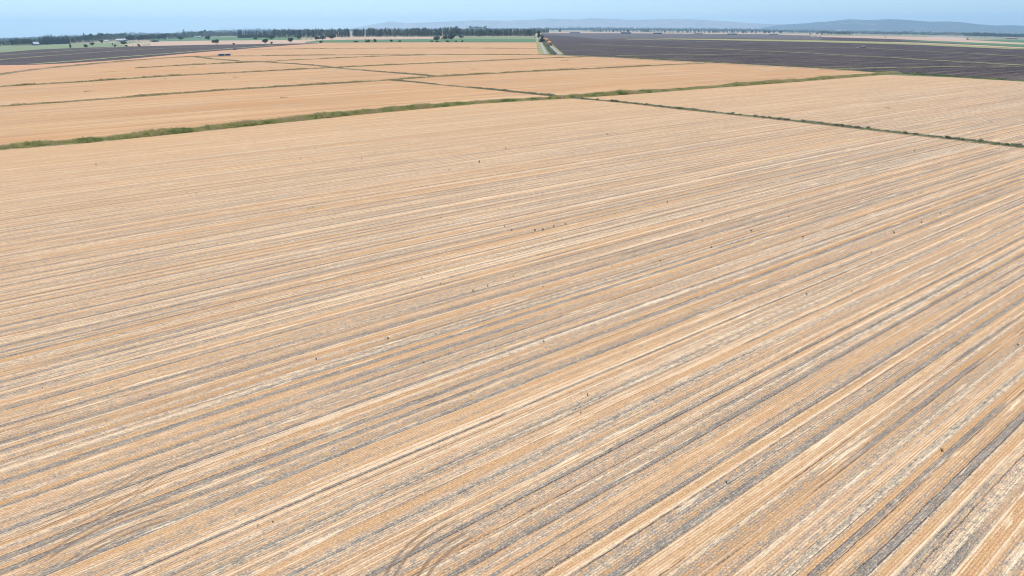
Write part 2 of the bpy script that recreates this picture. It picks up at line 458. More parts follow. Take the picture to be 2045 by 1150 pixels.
def veg(name, label, pts, width, height, per_m, mat, ext=0.0, blade=.35, clump=.5, side=0.0, seed=1, cat=None):
    """ditch vegetation: thousands of leaning leaf blades of uneven height in clumps along a line"""
    Q, Nn = polyline(pts, ext, step=1.0)
    g = np.random.default_rng(seed)
    n = int(len(Q) * per_m)
    # uneven growth along the line
    gx = np.cumsum(g.normal(size=len(Q))) * 0
    for sc_ in (4, 11, 33):
        kk = g.normal(size=len(Q) // sc_ + 3); gx = gx + np.interp(np.arange(len(Q)) / sc_, np.arange(len(kk)), kk)
    gx = np.clip(.85 + gx * .14, .35, 1.4)
    i = g.choice(len(Q), n, p=gx / gx.sum())
    off = g.normal(size=n) * width * .27; off = np.clip(off, -width / 2, width / 2) + side
    base = Q[i] + Nn[i] * off[:, None] + g.normal(size=(n, 2)) * .35
    hh = height * gx[i] * (1 - .45 * np.abs(off - side) / (width / 2)) * g.uniform(.45, 1.15, n)
    bl = 3
    V = np.zeros((n, bl, 4, 3), np.float32)
    z0 = ground_z(base[:, 0], base[:, 1])
    for b in range(bl):
        a = g.uniform(0, 2 * math.pi, n); ca, sa = np.cos(a), np.sin(a)
        wv = blade * g.uniform(.5, 1.2, n); lean = g.uniform(.3, 1.3, n) * hh
        ox, oy = g.normal(size=n) * clump * .5, g.normal(size=n) * clump * .5
        la = g.uniform(0, 2 * math.pi, n)
        hb = hh * g.uniform(.6, 1.1, n)
        for c, (sx, zz) in enumerate(((-1, 0), (1, 0), (.55, 1), (-.55, .92))):
            V[:, b, c, 0] = base[:, 0] + ox + ca * wv * sx + (np.cos(la) * lean if zz else 0)
            V[:, b, c, 1] = base[:, 1] + oy + sa * wv * sx + (np.sin(la) * lean if zz else 0)
            V[:, b, c, 2] = z0 + (hb * zz if zz else -.03)
    V = V.reshape(-1, 3); Fa = np.arange(len(V)).reshape(-1, 4)
    o = link(name, mesh_np(name, V, Fa, mat))
    return tag(o, label, cat or 'ditch plants', kind='stuff')

# --- seen lines ----------------------------------------------------------------
A_LO = [(-60, 306), (0, 300), (175, 286), (350, 268), (530, 249), (700, 231), (950, 208), (1130, 197.5), (1270, 188), (1400, 178), (1600, 163), (1765, 149)]
A_C = [(x, y - 4 * (y - 60) / 230) for x, y in A_LO]
B = [(1132, 194.5), (1250, 205), (1345, 216), (1499, 232), (1653, 249), (1722, 257), (1859, 272.5), (2045, 294), (2150, 307)]
CL = [(1112, 109), (1160, 111.5), (1226, 114), (1293, 118), (1368, 122), (1440, 125.5), (1523, 130), (1640, 136), (1700, 140.5), (1780, 146), (1900, 153), (2045, 162), (2120, 167)]
D0 = [(466, 99), (640, 97.3), (766, 96.2), (940, 96.2), (1080, 97)]
D1 = [(-20, 152), (0, 149), (33, 143.5), (83, 137), (133, 132.5), (200, 126), (266, 120.5), (340, 115.5), (383, 113), (466, 112), (516, 111.7), (640, 110), (766, 109.3), (940, 109.2), (1080, 109.5), (1110, 110.5)]
D2 = [(271, 136), (340, 131.8), (416, 128), (500, 124.3), (566, 120.8), (640, 117.4), (683, 115.2), (766, 112), (850, 110)]
D3 = [(-20, 174), (0, 173), (171, 163), (342, 151.5), (513, 143), (600, 138.5), (683, 134), (766, 130.2), (849, 126.6), (940, 122.5), (996, 120.2), (1113, 115.2), (1179, 113.3)]
D4 = [(-20, 214), (0, 212.5), (137, 203), (308, 190), (445, 180), (700, 165), (871, 153), (1042, 143.5), (1213, 135.5), (1320, 130), (1409, 126)]
X1 = [(383, 113), (416, 117), (483, 122.5), (540, 124.5), (583, 127.3), (640, 131.5), (666, 135), (733, 141.2), (800, 146.4), (866, 152)]
X2 = [(779, 160), (830, 164), (871, 168.5), (974, 178), (1077, 189), (1110, 192)]
LP_TOP = [(-20, 107), (0, 105), (83, 98.5), (166, 95.3), (249, 93.3), (340, 91), (416, 89.3), (549, 87.6), (640, 86)]
LP_BOT = [(-20, 131), (0, 130.2), (66, 129.3), (133, 126.5), (233, 120), (300, 113.5), (340, 110), (416, 103), (500, 96.5), (583, 90), (640, 86.3)]

# --- fields --------------------------------------------------------------------
NEARTOP = A_LO[:8] + [(1270, 188), (1400, 178), (1600, 163), (1765, 149.5), (1900, 154.5), (2045, 163), (2140, 169)]
def near_field():
    # the harvested field below the camera, all the way round its foot point
    V = []; Fa = []; rows = 16
    E = [at(x, interp(NEARTOP, x)) for x in np.linspace(-60, 2140, 150)]
    edge = [(math.atan2(p[0], p[1]), math.hypot(p[0], p[1])) for p in E]
    a0, a1 = edge[0][0], edge[-1][0]
    m = 60
    for i in range(1, m):
        t = i / m; a = a1 + (2 * math.pi + a0 - a1) * t
        edge.append((a, edge[149][1] * (1 - t) + edge[0][1] * t))
    for az, r1 in edge:
        for t in np.linspace(0, 1, rows):
            r = 4.0 * (r1 / 4.0) ** t
            px, py = math.sin(az) * r, math.cos(az) * r
            V.append((px, py, float(ground_z(px, py)) + .004 * 2 * (1 + r / 100)))
    n = len(edge)
    for i in range(n):
        for j in range(rows - 1):
            k = (i + 1) % n
            Fa.append((i * rows + j, k * rows + j, k * rows + j + 1, i * rows + j + 1))
    V.append((0, 0, .008)); c = len(V) - 1
    for i in range(n): Fa.append((c, ((i + 1) % n) * rows, i * rows))
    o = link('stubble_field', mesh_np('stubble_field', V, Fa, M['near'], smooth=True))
    tag(o, 'harvested straw stubble field with long drill rows, filling the foreground', kind='structure')
near_field()

sheet('stubble_field', 'pale orange stubble fields beyond the green ditch', [(-30, 150), (33, 143), (133, 131), (200, 126), (300, 118), (383, 112), (640, 84), (1075, 84), (1110, 110), (1180, 112.5), (1300, 118.5), (1440, 126), (1523, 130.5), (1640, 136.5), (1765, 146)],
      [(-30, 300)] + A_LO[1:], M['far'], 1, 10, 16)
sheet('ploughed_field', 'dark purple ploughed field at the left', LP_TOP, LP_BOT, M['plough'], 2, 10, 8)
sheet('stubble_field', 'thin strip of stubble between the left ploughed field and the track', [(-20, 131), (0, 130.2), (66, 129.3), (133, 126.5), (233, 120), (340, 110), (416, 103), (500, 96.5), (583, 90), (640, 86.3)],
      [(-20, 150), (33, 143), (133, 133), (200, 127), (300, 119), (383, 114), (500, 100), (583, 92), (640, 86.6)], M['orange'], 2, 10, 6)
sheet('ploughed_field', 'wide dark purple ploughed field at the right', [(1085, 66.5), (1160, 66.5), (1300, 67), (1500, 68), (1640, 72), (1780, 78), (1900, 84), (2045, 95), (2120, 100)],
      [(1085, 72), (1093, 84), (1112, 108.5)] + [(x, y - .8) for x, y in CL[1:]], M['plough'], 2, 10, 14)
sheet('ploughed_field', 'paler worked end of the right ploughed field', [(1092, 66), (1200, 66.2), (1400, 67), (1500, 68), (1640, 72)],
      [(1092, 69), (1130, 72), (1200, 79), (1300, 77.5), (1400, 76.5), (1500, 77), (1640, 80)], M['plough_pale'], 3, 10, 6)
sheet('field_strip', 'narrow pink dry strip before the far poplars', [(1097, 64.6), (1250, 64.8), (1400, 66), (1520, 67), (1640, 69)], [(1097, 66), (1250, 66.4), (1400, 67.4), (1520, 68.3), (1640, 71)], M['tan'], 4, 12, 4)
sheet('field_strip', 'yellow green flowering strip across the right ploughed field', [(1250, 79), (1340, 77), (1440, 77.8), (1606, 80), (1780, 84), (1850, 87), (1971, 93), (2060, 98.5)],
      [(1250, 79.5), (1340, 78.6), (1440, 80.3), (1606, 83.5), (1780, 88), (1850, 90.5), (1971, 96), (2060, 99.3)], M['yellow'], 4, 10, 4)
sheet('field_strip', 'pale tan harvested land at the far right', [(1620, 72), (1705, 71.5), (1800, 73), (1900, 75), (2045, 82), (2100, 85)], [(1620, 73.5), (1705, 75.5), (1800, 78.5), (1900, 83), (2045, 91), (2100, 94)], M['tan'], 3, 12, 6)
sheet('field_strip', 'bright green crop strip at the right edge', [(1800, 81), (1900, 83.5), (2045, 89), (2120, 92.5)], [(1800, 82), (1900, 86.5), (2045, 94.5), (2120, 98.5)], M['green'], 5, 12, 4)
sheet('field_strip', 'green crop field near the right buildings', [(1930, 79), (2045, 79.5), (2120, 83)], [(1930, 79.5), (2045, 85.5), (2120, 89)], M['green'], 5, 12, 4)
sheet('field_strip', 'tan path along the green crop at the right', [(1780, 84), (1850, 86), (1971, 91), (2045, 95), (2120, 99)], [(1780, 85), (1850, 87.5), (1971, 93), (2045, 97), (2120, 101.5)], M['tan'], 6, 12, 4)
sheet('field_strip', 'olive land beyond the right fields', [(1640, 66.5), (1780, 67), (1900, 71), (2045, 75), (2120, 78)], [(1640, 70), (1780, 73.5), (1900, 77), (2045, 83), (2120, 86)], M['oliveland'], 2, 12, 5)
# the left and middle distance
sheet('field_strip', 'tan grassland behind the left ploughed field', [(238, 89.8), (300, 82.5), (420, 80.5), (640, 78.5), (700, 75)], [(238, 90.6), (265, 92.6), (340, 91), (416, 89.3), (549, 87.6), (640, 86), (700, 78.3)], M['tan'], 3, 10, 6)
sheet('field_strip', 'tan strip in front of the long poplar row', [(600, 75.5), (750, 74), (920, 73.8)], [(600, 80), (750, 78.6), (920, 77)], M['tan'], 4, 10, 4)
sheet('field_strip', 'green crop field in front of the conifers', [(300, 77), (420, 74.5), (480, 73.5), (640, 74.5)], [(300, 83), (420, 81), (480, 80.7), (640, 79)], M['green'], 4, 10, 5)
sheet('field_strip', 'dark green crop band behind the last stubble', [(610, 84), (640, 80.5), (860, 78.2), (925, 77.5), (1070, 78)], [(610, 86), (640, 85), (860, 84.3), (925, 84.5), (1075, 84.6)], M['green'], 5, 10, 5)
sheet('field_strip', 'pale green crop band below the poplars', [(905, 75), (925, 73.3), (1067, 73.3)], [(905, 78), (925, 78), (1069, 78.3)], M['palegreen'], 5, 10, 4)
sheet('field_strip', 'pale green pasture by the left farm', [(-20, 92), (0, 91.5), (83, 89.5), (140, 87.5), (240, 84.5), (300, 83)], [(-20, 107), (0, 105), (83, 98.5), (166, 95.3), (249, 93.3), (300, 91)], M['palegreen'], 3, 10, 6)

# green lines in the ploughed land
for i, (pts, w) in enumerate([
    ([(1160, 87.5), (1243, 90.7), (1326, 94), (1426, 97.5), (1500, 101), (1556, 103), (1623, 106.5), (1705, 111.3), (1780, 114.5), (1855, 120), (1971, 126), (2045, 130.5), (2100, 134)], 7),
    ([(1230, 111), (1320, 109.5), (1440, 108.3), (1548, 108)], 5),
    ([(1640, 137), (1722, 136), (1871, 133.5), (1954, 132), (2045, 132.5)], 4),
    ([(1730, 96), (1805, 100), (1921, 105.6), (2045, 113)], 7),
    ([(1160, 80), (1290, 80), (1440, 84), (1560, 85.5)], 9),
    ([(1440, 96.7), (1560, 96), (1690, 95), (1780, 96)], 5),
    ([(0, 110.6), (83, 105), (133, 101.5), (200, 96.7), (240, 94)], 8),
    ([(-20, 121), (0, 119), (116, 110), (233, 101.7), (340, 96), (420, 93)], 8),
    ([(58, 128.5), (150, 121.5), (250, 113), (340, 106.5), (383, 103), (466, 96.5), (549, 90.5)], 10)]):
    ribbon('grass_strip', 'thin green strip of grass crossing ploughed land', pts, w * 1.4, M['greenverge'], 5, rag=.25, step=9)
ribbon('grass_strip', 'green verge along the edge of the right ploughed field', CL, 6, M['greenverge'], 5, rag=.2)
ribbon('farm_track', 'pale gravel track along the right ploughed field', [(1120, 111), (1180, 113.2), (1293, 119.5), (1440, 127.5), (1560, 134), (1690, 141.3)], 2.6, M['gravel'], 6, rag=.2)
ribbon('farm_track', 'pale gravel track beside the left ditch', [(-20, 152.5), (0, 149.5), (33, 144), (83, 137.5), (133, 133.3), (200, 127.3), (300, 120)], 2.2, M['gravel'], 6, rag=.25)
ribbon('farm_road', 'left gravel lane running away between grass verges', [(1090, 108), (1085, 97), (1080, 86), (1074, 77), (1069, 74)], 3.4, M['gravel'], 5, rag=.06)
ribbon('farm_road', 'right gravel road running away beside the ploughed field', [(1119, 110.8), (1108, 101), (1098, 91.5), (1091, 83), (1085, 76), (1078, 70)], 5.2, M['gravel'], 6, rag=.05)
ribbon('grass_strip', 'grassy verges round the two gravel roads', [(1103, 109.5), (1093, 97), (1086, 86), (1079, 77), (1073, 72)], 30, M['greenverge'], 4, rag=.04)

# banks below the plants
ribbon('ditch_bank', 'grassy bank of the wide green ditch', A_C, 7.6, M['greenverge'], 4, ext=20, rag=.12)
ribbon('ditch_bank', 'bare bank of the shrubby cross ditch', B, 4.6, M['verge'], 5, ext=5, rag=.2)
for L, w in ((D0, 4), (D1, 8), (D2, 7), (D3, 7), (D4, 6.5), (X1, 4.5), (X2, 3.5)):
    ribbon('ditch_bank', 'low weedy bank between two stubble fields', L, w, M['verge'], 5, rag=.15)

veg('ditch_reeds', 'tall green reeds and weeds filling the wide ditch', A_C, 7.0, 1.6, 48, M['reed'], ext=20, blade=.16, clump=.7, seed=3)
veg('ditch_weeds', 'scrubby grey green weeds along the cross ditch', B, 3.2, .6, 22, M['shrub'], ext=5, blade=.18, seed=4)
for i, (L, w, h, pm, lab) in enumerate(((D4, 4, 1.0, 9, 'dry olive weeds on the ditch bank nearest beyond the green ditch'), (D3, 4, 1.1, 7, 'dry weeds on the second thin ditch bank beyond the green ditch'),
        (D2, 3.5, 1.2, 6, 'weeds on the short ditch bank that joins the long one at the left'), (D1, 4, 1.3, 6, 'weeds on the long ditch bank that curves to the left track'),
        (D0, 2.5, 1.0, 5, 'faint weeds along the farthest thin ditch'), (X1, 2.5, 1.0, 6, 'dark weeds along the far diagonal ditch'), (X2, 2.2, .9, 9, 'dark weeds along the diagonal ditch meeting the green ditch'))):
    veg('ditch_weeds', lab, L, w, h, pm * .6, M['dryweed'] if i not in (5, 6) else M['shrub'], blade=.4, clump=.9, seed=20 + i)
veg('verge_weeds', 'rank green weeds along the edge of the right ploughed field', CL, 4, 1.0, 5, M['reed'], blade=.45, clump=1, seed=40)
veg('verge_weeds', 'dark bushes and reeds between the two gravel roads', [(1106, 109), (1097, 99), (1090, 90), (1085, 82)], 4, 2.4, 9, M['shrub'], blade=.8, clump=1.6, seed=41)

# ------------------------------------------------------------------ plants and trees (unit height meshes)
def leaf_cloud(g, centres, radii, n, size, squash=1.0, bias=.55):
    """n leaf quads spread through lumps; more of them towards each lump's skin"""
    centres = np.array(centres); radii = np.array(radii)
    w = radii ** 2; i = g.choice(len(centres), n, p=w / w.sum())
    d = g.normal(size=(n, 3)); d /= np.linalg.norm(d, axis=1)[:, None]
    rr = radii[i] * (bias + (1 - bias) * g.uniform(0, 1, n) ** .5) * g.uniform(.8, 1.12, n)
    c = centres[i] + d * rr[:, None] * np.array([1, 1, squash])
    nrm = d * .7 + g.normal(size=(n, 3)) * .6; nrm /= np.linalg.norm(nrm, axis=1)[:, None]
    a = np.cross(nrm, g.normal(size=(n, 3))); a /= np.linalg.norm(a, axis=1)[:, None]; b = np.cross(nrm, a)
    s = size * g.uniform(.6, 1.3, n)[:, None]
    V = np.stack([c - a * s - b * s * .6, c + a * s - b * s * .7, c + a * s * .8 + b * s * .7, c - a * s * .7 + b * s * .8], 1)
    return V.reshape(-1, 3)

def crown_mesh(name, V, mat):
    return mesh_np(name, V, np.arange(len(V)).reshape(-1, 4), mat)

def trunk_mesh(name, h, r, limbs, seed):
    g = random.Random(seed); m = MB()
    m.tube((0, 0, -.02), (0.01, 0, h * .5), r, r * .75); m.tube((.01, 0, h * .5), (0, .01, h), r * .75, r * .45)
    for i in range(limbs):
        a = 2 * math.pi * i / limbs + g.uniform(-.4, .4); l = g.uniform(.16, .28)
        z = h * g.uniform(.75, 1.0)
        m.tube((0, 0, z), (math.cos(a) * l, math.sin(a) * l, z + l * g.uniform(.6, 1.1)), r * .4, r * .12, 6)
    return mesh_np(name, m.v, m.f, M['bark'])

KINDS = {}
def make_kinds():
    g = np.random.default_rng(11)
    for v in range(4):                                    # broad round oak
        n = 13 + v; cs = []; rs = []
        for i in range(n):
            a = g.uniform(0, 2 * math.pi); q = g.uniform(0, 1) ** .6 * .40
            cs.append((math.cos(a) * q, math.sin(a) * q, .56 + g.uniform(-.20, .26) * (1.1 - q))); rs.append(g.uniform(.14, .22))
        cs.append((0, 0, .62)); rs.append(.26)
        KINDS[('oak', v)] = (crown_mesh('crown', leaf_cloud(g, cs, rs, 2000, .032, .95), M['oak']), trunk_mesh('trunk', .45, .035, 5, v))
    for v in range(4):                                    # tall poplar
        cs, rs = [], []
        for i in range(16):
            t = i / 15; wv = .10 * math.sin(math.pi * min(1, (t * .92 + .10))) ** .7 + .02
            a = g.uniform(0, 2 * math.pi)
            cs.append((math.cos(a) * wv * .5, math.sin(a) * wv * .5, .12 + .82 * t)); rs.append(wv * g.uniform(.75, 1.1))
        KINDS[('poplar', v)] = (crown_mesh('crown', leaf_cloud(g, cs, rs, 900, .020, 1.5), M['poplar']), trunk_mesh('trunk', .5, .012, 3, 10 + v))
    for v in range(3):                                    # dark pointed conifer
        cs, rs = [], []
        for i in range(15):
            t = i / 14; wv = .17 * (1 - t) ** .8 + .018
            for q in range(2):
                a = g.uniform(0, 2 * math.pi); cs.append((math.cos(a) * wv * .45, math.sin(a) * wv * .45, .08 + .88 * t)); rs.append(wv * g.uniform(.55, .8))
        KINDS[('conifer', v)] = (crown_mesh('crown', leaf_cloud(g, cs, rs, 1100, .020, 1.1), M['conifer']), trunk_mesh('trunk', .5, .02, 2, 20 + v))
    for v in range(3):                                    # loose light tree
        cs, rs = [], []
        for i in range(12):
            a = g.uniform(0, 2 * math.pi); q = g.uniform(0, .28)
            cs.append((math.cos(a) * q, math.sin(a) * q, g.uniform(.34, .86))); rs.append(g.uniform(.10, .18))
        KINDS[('leafy', v)] = (crown_mesh('crown', leaf_cloud(g, cs, rs, 1200, .026, 1.0), M['lightleaf']), trunk_mesh('trunk', .4, .026, 4, 30 + v))
    for v in range(3):                                    # bush down to the ground
        cs, rs = [], []
        for i in range(9):
            a = g.uniform(0, 2 * math.pi); q = g.uniform(0, .42)
            cs.append((math.cos(a) * q, math.sin(a) * q, g.uniform(.18, .62))); rs.append(g.uniform(.2, .32))
        KINDS[('bush', v)] = (crown_mesh('crown', leaf_cloud(g, cs, rs, 700, .05, .9), M['oak']), trunk_mesh('trunk', .3, .05, 4, 40 + v))
make_kinds()
PROP = {'oak': 1.0, 'poplar': .24, 'conifer': .40, 'leafy': .75, 'bush': 1.15}   # width to height of the unit meshes
NAMES = {'oak': 'oak_tree', 'poplar': 'poplar_tree', 'conifer': 'conifer_tree', 'leafy': 'broadleaf_tree', 'bush': 'bush'}
_tc = [0]
def tree(kind, px, py, hpx, wpx=None, label='', cat='tree', group=None, parts=True):
    p = at(px, py); s = hpx * mpp(p) / .97
    sx = s if wpx is None else wpx * mpp(p) / PROP[kind]
    i = _tc[0]; _tc[0] += 1
    nv = 4 if kind in ('oak', 'poplar') else 3
    cm, tm = KINDS[(kind, i % nv)]
    e = empty(NAMES[kind], p, random.uniform(0, 6.28), (sx, sx, s))
    link('crown', cm, e); link('trunk', tm, e)
    return tag(e, label, cat, group)

EXEC_TREES = True
# lone trees: kind, x, foot y, height, width, label
LONE = [
 ('conifer', 141, 95, 12, 5, 'slim dark upright tree standing in pale pasture at the far left of the lone trees'),
 ('bush', 171, 94.5, 7, 10, 'round dark bush on the ploughed field edge, just right of the slim dark tree'),
 ('oak', 185, 91.8, 7.5, 10, 'round dark tree in the pale pasture, beside and behind the round bush'),
 ('oak', 204, 86.8, 7, 7.5, 'small round tree in front of the left farm tree belt'),
 ('conifer', 225, 90, 5.5, 3, 'tiny narrow dark tree left of the dark clump in the pasture'),
 ('bush', 231, 93, 5, 7, 'low dark bush left of the big clump below the white farm roofs'),
 ('oak', 248, 91, 9.5, 12, 'broad dark tree directly below the white farm roofs'),
 ('bush', 253, 93, 4.5, 6, 'small dark bush at the foot of the broad tree below the white roofs'),
 ('bush', 278, 92.8, 5.8, 7, 'round greyish bush alone on the tan grass right of the farm clump'),
 ('bush', 309, 84, 5, 17, 'wide low dark thicket behind the tan grassland'),
 ('oak', 361.5, 81, 9, 12.5, 'dark round tree on the edge of the green crop, left of the white sheds'),
 ('oak', 416, 81, 10, 11.5, 'dark tree on the green crop edge just left of the umbrella shaped oak'),
 ('oak', 432, 89, 10.8, 14.5, 'umbrella shaped dark oak with bare trunk at the ploughed field edge'),
 ('bush', 467, 89, 4, 5, 'small round bush above the tractor in the tan grass'),
 ('oak', 510, 79.7, 5.5, 10.5, 'small flat topped tree on the green crop below the dark conifers'),
 ('oak', 530, 87.7, 10.5, 12.5, 'dark wide oak with forked trunk below the dark conifers'),
 ('bush', 543, 87.6, 5.2, 6.5, 'round bush immediately right of the fork trunked oak'),
 ('oak', 542, 80, 10, 15, 'wide grey green tree standing behind the fork trunked oak'),
 ('oak', 581, 86, 11, 12, 'tall dark tree at the end of the left ploughed field'),
 ('oak', 597, 79.7, 10.3, 13, 'round dark tree in the green strip behind the end of the ploughed field'),
 ('oak', 632.5, 81, 9, 11.5, 'left tree of a touching pair in front of the poplars'),
 ('oak', 644, 80.4, 9.3, 13.5, 'right tree of a touching pair in front of the poplars'),
 ('bush', 641, 86.2, 6, 7.5, 'low dark bush below the touching pair of trees'),
 ('oak', 663, 79.3, 10.8, 17, 'largest round dark tree right of the touching pair'),
 ('bush', 711, 84.6, 3.8, 9, 'reddish low bush on the dark green crop band'),
 ('conifer', 730.5, 84.4, 8, 2.6, 'very thin upright tree beside a grey bush on the green band'),
 ('bush', 737, 84.6, 6.8, 11, 'grey green bush at the right of the very thin upright tree'),
 ('bush', 749, 84.5, 8, 7.8, 'tall narrow bush with pointed top on the green band'),
 ('bush', 781, 83.6, 5.6, 7, 'single square looking bush in the middle of the green band'),
 ('bush', 797, 83.6, 3.6, 9, 'low flat bush right of the square looking bush'),
 ('bush', 862, 84, 4, 6, 'small bush at the left foot of the dark tree clump'),
 ('oak', 871, 82.6, 10, 17, 'left tree of the large dark clump before the last poplars'),
 ('bush', 872, 84.3, 3.6, 9, 'low bush under the left tree of the dark clump'),
 ('oak', 888, 80.6, 9.6, 14, 'middle tree of the large dark clump before the last poplars'),
 ('bush', 893, 84, 4, 11, 'low bush under the middle trees of the dark clump'),
 ('oak', 901, 80.6, 11, 15, 'right and tallest tree of the large dark clump'),
 ('oak', 921, 77.4, 7.4, 11.5, 'separate dark tree at the corner of the pale green crop'),
 ('bush', 911, 83.8, 4, 7, 'small bush below the gap right of the dark clump'),
 ('bush', 924, 83.6, 3.6, 7, 'last small bush at the right end of the dark clump'),
]
for k_, x, y, h, w, lab in LONE: tree(k_, x, y, h, w, lab, 'bush' if k_ == 'bush' else 'tree')

def row(kind, x0, x1, y0, y1, h0, h1, step, label, group, wr=1.0, jit=.4, dy=.6, skip=()):
    x = x0
    while x <= x1:
        if not any(a <= x <= b for a, b in skip):
            t = (x - x0) / max(1, x1 - x0)
            h = random.uniform(h0, h1) * (1.15 if x1 < 476 else 1.0)
            tree(kind, x, y0 + (y1 - y0) * t + random.uniform(-dy, dy) * .5, h, h * PROP[kind] * wr * random.uniform(.85, 1.2), label, 'tree', group)
        x += step * random.uniform(1 - jit, 1 + jit)
row('leafy', 2, 26, 92.5, 91.5, 8, 11, 6, 'bushy trees at the far left edge of the picture', 'trees at the left edge')
row('oak', 28, 64, 91.5, 90.2, 9, 13, 6, 'dense dark trees left of the blue roofed barn', 'dense trees beside the barn', 1.1)
row('conifer', 82, 138, 89.4, 87.5, 13, 19, 4.2, 'dark pointed conifers right of the blue roofed barn', 'conifers beside the barn', 1.1)
row('leafy', 140, 166, 86.8, 85.5, 9, 12, 6, 'grey green trees between the barn conifers and the farm', 'farm belt trees, left part', 1.2)
tree('poplar', 170.5, 84.5, 18.5, 4, 'single tall spire tree rising at the left of the farm belt')
row('leafy', 174, 212, 84.2, 82, 11, 14, 5.5, 'tall rounded trees forming the farm belt right of the spire', 'farm belt trees, middle part', 1.2)
row('leafy', 212, 252, 79.5, 78, 9, 12, 6, 'light green trees behind the white farm roofs', 'trees behind the white farm roofs', 1.2)
tree('conifer', 254.5, 82, 16, 4, 'narrow dark spire tree right of the white farm roofs')
row('oak', 259, 273, 83.5, 83, 11, 13, 6, 'dark trees just right of the white farm roofs', 'dark trees beside the white roofs')
row('oak', 277, 334, 82.2, 79, 8.5, 11.5, 7, 'round dark trees behind the tan grassland', 'round trees behind the grassland', 1.1)
tree('conifer', 330.5, 79, 14, 3, 'small dark spire above the round trees')
row('leafy', 338, 358, 77.5, 76.5, 8, 9.5, 6, 'low grey trees left of the tallest dark farm tree', 'low trees left of the white sheds', 1.3)
tree('conifer', 369, 75.5, 17, 11, 'tallest dark broad conifer left of the white sheds')
row('leafy', 376, 400, 74, 73.5, 7, 9, 5, 'trees behind the white sheds', 'trees behind the white sheds', 1.3)
tree('oak', 403, 74, 13, 10, 'dark round topped tree just behind the white sheds')
row('leafy', 411, 424, 73.5, 73, 9, 12, 5, 'pale trees right of the white sheds', 'pale trees right of the sheds')
row('leafy', 427, 474, 72.8, 72, 6, 8.5, 5.2, 'bushy trees in a low belt left of the tall conifers', 'low belt left of the tall conifers', 1.4)
row('conifer', 478, 541, 75.8, 75, 14, 18, 3.6, 'very dark tall conifers in a tight row', 'tight row of dark conifers', 1.0)
row('poplar', 544, 698, 75.6, 74.8, 15, 19, 3.0, 'tall poplars in the left part of the long windbreak', 'poplars of the long windbreak, left part', 1.15)
row('poplar', 707, 925, 74.2, 73.3, 14, 18.5, 2.9, 'tall poplars in the middle of the long windbreak', 'poplars of the long windbreak, middle part', 1.15, skip=((728, 731),))
row('poplar', 925, 1070, 73.2, 73.0, 14, 16.5, 2.7, 'even poplars above the pale green crop band', 'poplars of the long windbreak, right part', 1.2)
row('poplar', 1071, 1095, 66.5, 66, 8, 10, 2.4, 'shorter poplars behind the two roadside trees', 'poplars at the far end of the windbreak', 1.3)
tree('leafy', 1076, 81.5, 20, 12, 'bright green roadside tree left of the dark one, by the two roads')
tree('conifer', 1082.5, 84.5, 19, 14, 'dark tree at the head of the left gravel lane')
tree('bush', 1096, 95, 6, 4, 'small dark bush below the loaded truck')
row('poplar', 1117, 1121, 64, 64, 7, 8, 2, 'two small dark trees alone on the pink strip', 'two small dark trees on the pink strip', 1.3)
row('poplar', 1182, 1500, 64.3, 66.3, 3.8, 6.2, 5.5, 'small far poplars in the broken line behind the right ploughed field', 'broken line of far poplars', 1.5, jit=.8)
for i, (x, y, h, w) in enumerate([(1501, 67.4, 7.5, 4), (1509, 67.4, 5, 3), (1527, 67.8, 7, 4.5), (1535, 67.8, 6, 4), (1545, 68, 6, 3), (1559, 68.2, 7.5, 5)]):
    tree('oak', x, y, h, w, 'small dark trees standing apart behind the right ploughed field', 'tree', 'separate small trees at the far right field end')
tree('oak', 1618, 70, 3.8, 3.6, 'tiny round tree on pink land, left of a slightly larger one')
tree('oak', 1632, 70, 5.4, 4.2, 'slightly larger round tree on pink land at the right')
tree('oak', 1641, 70, 3.2, 3, 'tiny tree immediately right of the larger round one on pink land')
row('leafy', 1643, 1702, 69, 70, 5, 7.5, 5, 'dark bushy trees in a clump before the blue hills', 'clump of trees before the blue hills', 1.6)
row('oak', 1888, 1938, 72, 73, 6, 8, 5, 'dark trees behind the dust cloud at the right', 'trees behind the dust cloud', 1.4)
row('oak', 1938, 2060, 73.5, 76.5, 7, 10, 5, 'dark trees behind the pink roofed building at the right', 'trees behind the pink roofed building', 1.4)
row('leafy', 1750, 1885, 68.5, 71.5, 4, 6, 5.5, 'low green trees in the belt below the blue hills', 'low belt below the blue hills', 1.7)
# eucalyptus clumps above the windbreak
row('leafy', 885, 912, 64, 64, 9, 12, 5, 'tall bluish trees rising above the middle of the windbreak', 'tall trees behind the windbreak, left clump', 1.1)
row('leafy', 940, 972, 62.5, 62.5, 8.5, 11, 5, 'tall bluish trees rising above the right part of the windbreak', 'tall trees behind the windbreak, right clump', 1.1)

# far woodland nobody could count
def woodland(name, label, prof, foot, mat, seed, step=1.5, size=3.0, per=80):
    """crowns of uneven size; prof: top line in the picture, foot: line of their feet"""
    g = np.random.default_rng(seed); VV = []
    x = prof[0][0]
    while x < prof[-1][0]:
        yb = interp(foot, x) - g.uniform(0, 1.0); yt = interp(prof, x)
        p = at(x, yb); m = mpp(p); h = max(1.2, (yb - yt) * g.uniform(.55, 1.12)) * m
        wv = h * g.uniform(.5, .85)
        cs = [(p[0] + g.normal() * wv * .35, p[1] + g.normal() * wv * .5, p[2] + h * t) for t in (.15, .38, .6, .78)]
        rs = [wv * .62, wv * .62, wv * .5, wv * .32]
        VV.append(leaf_cloud(g, cs, rs, per, size * m / 2.4, 1.0, .5))
        x += step * g.uniform(.4, 1.6)
    V = np.concatenate(VV)
    return tag(link(name, crown_mesh(name, V, mat)), label, 'trees', kind='stuff')
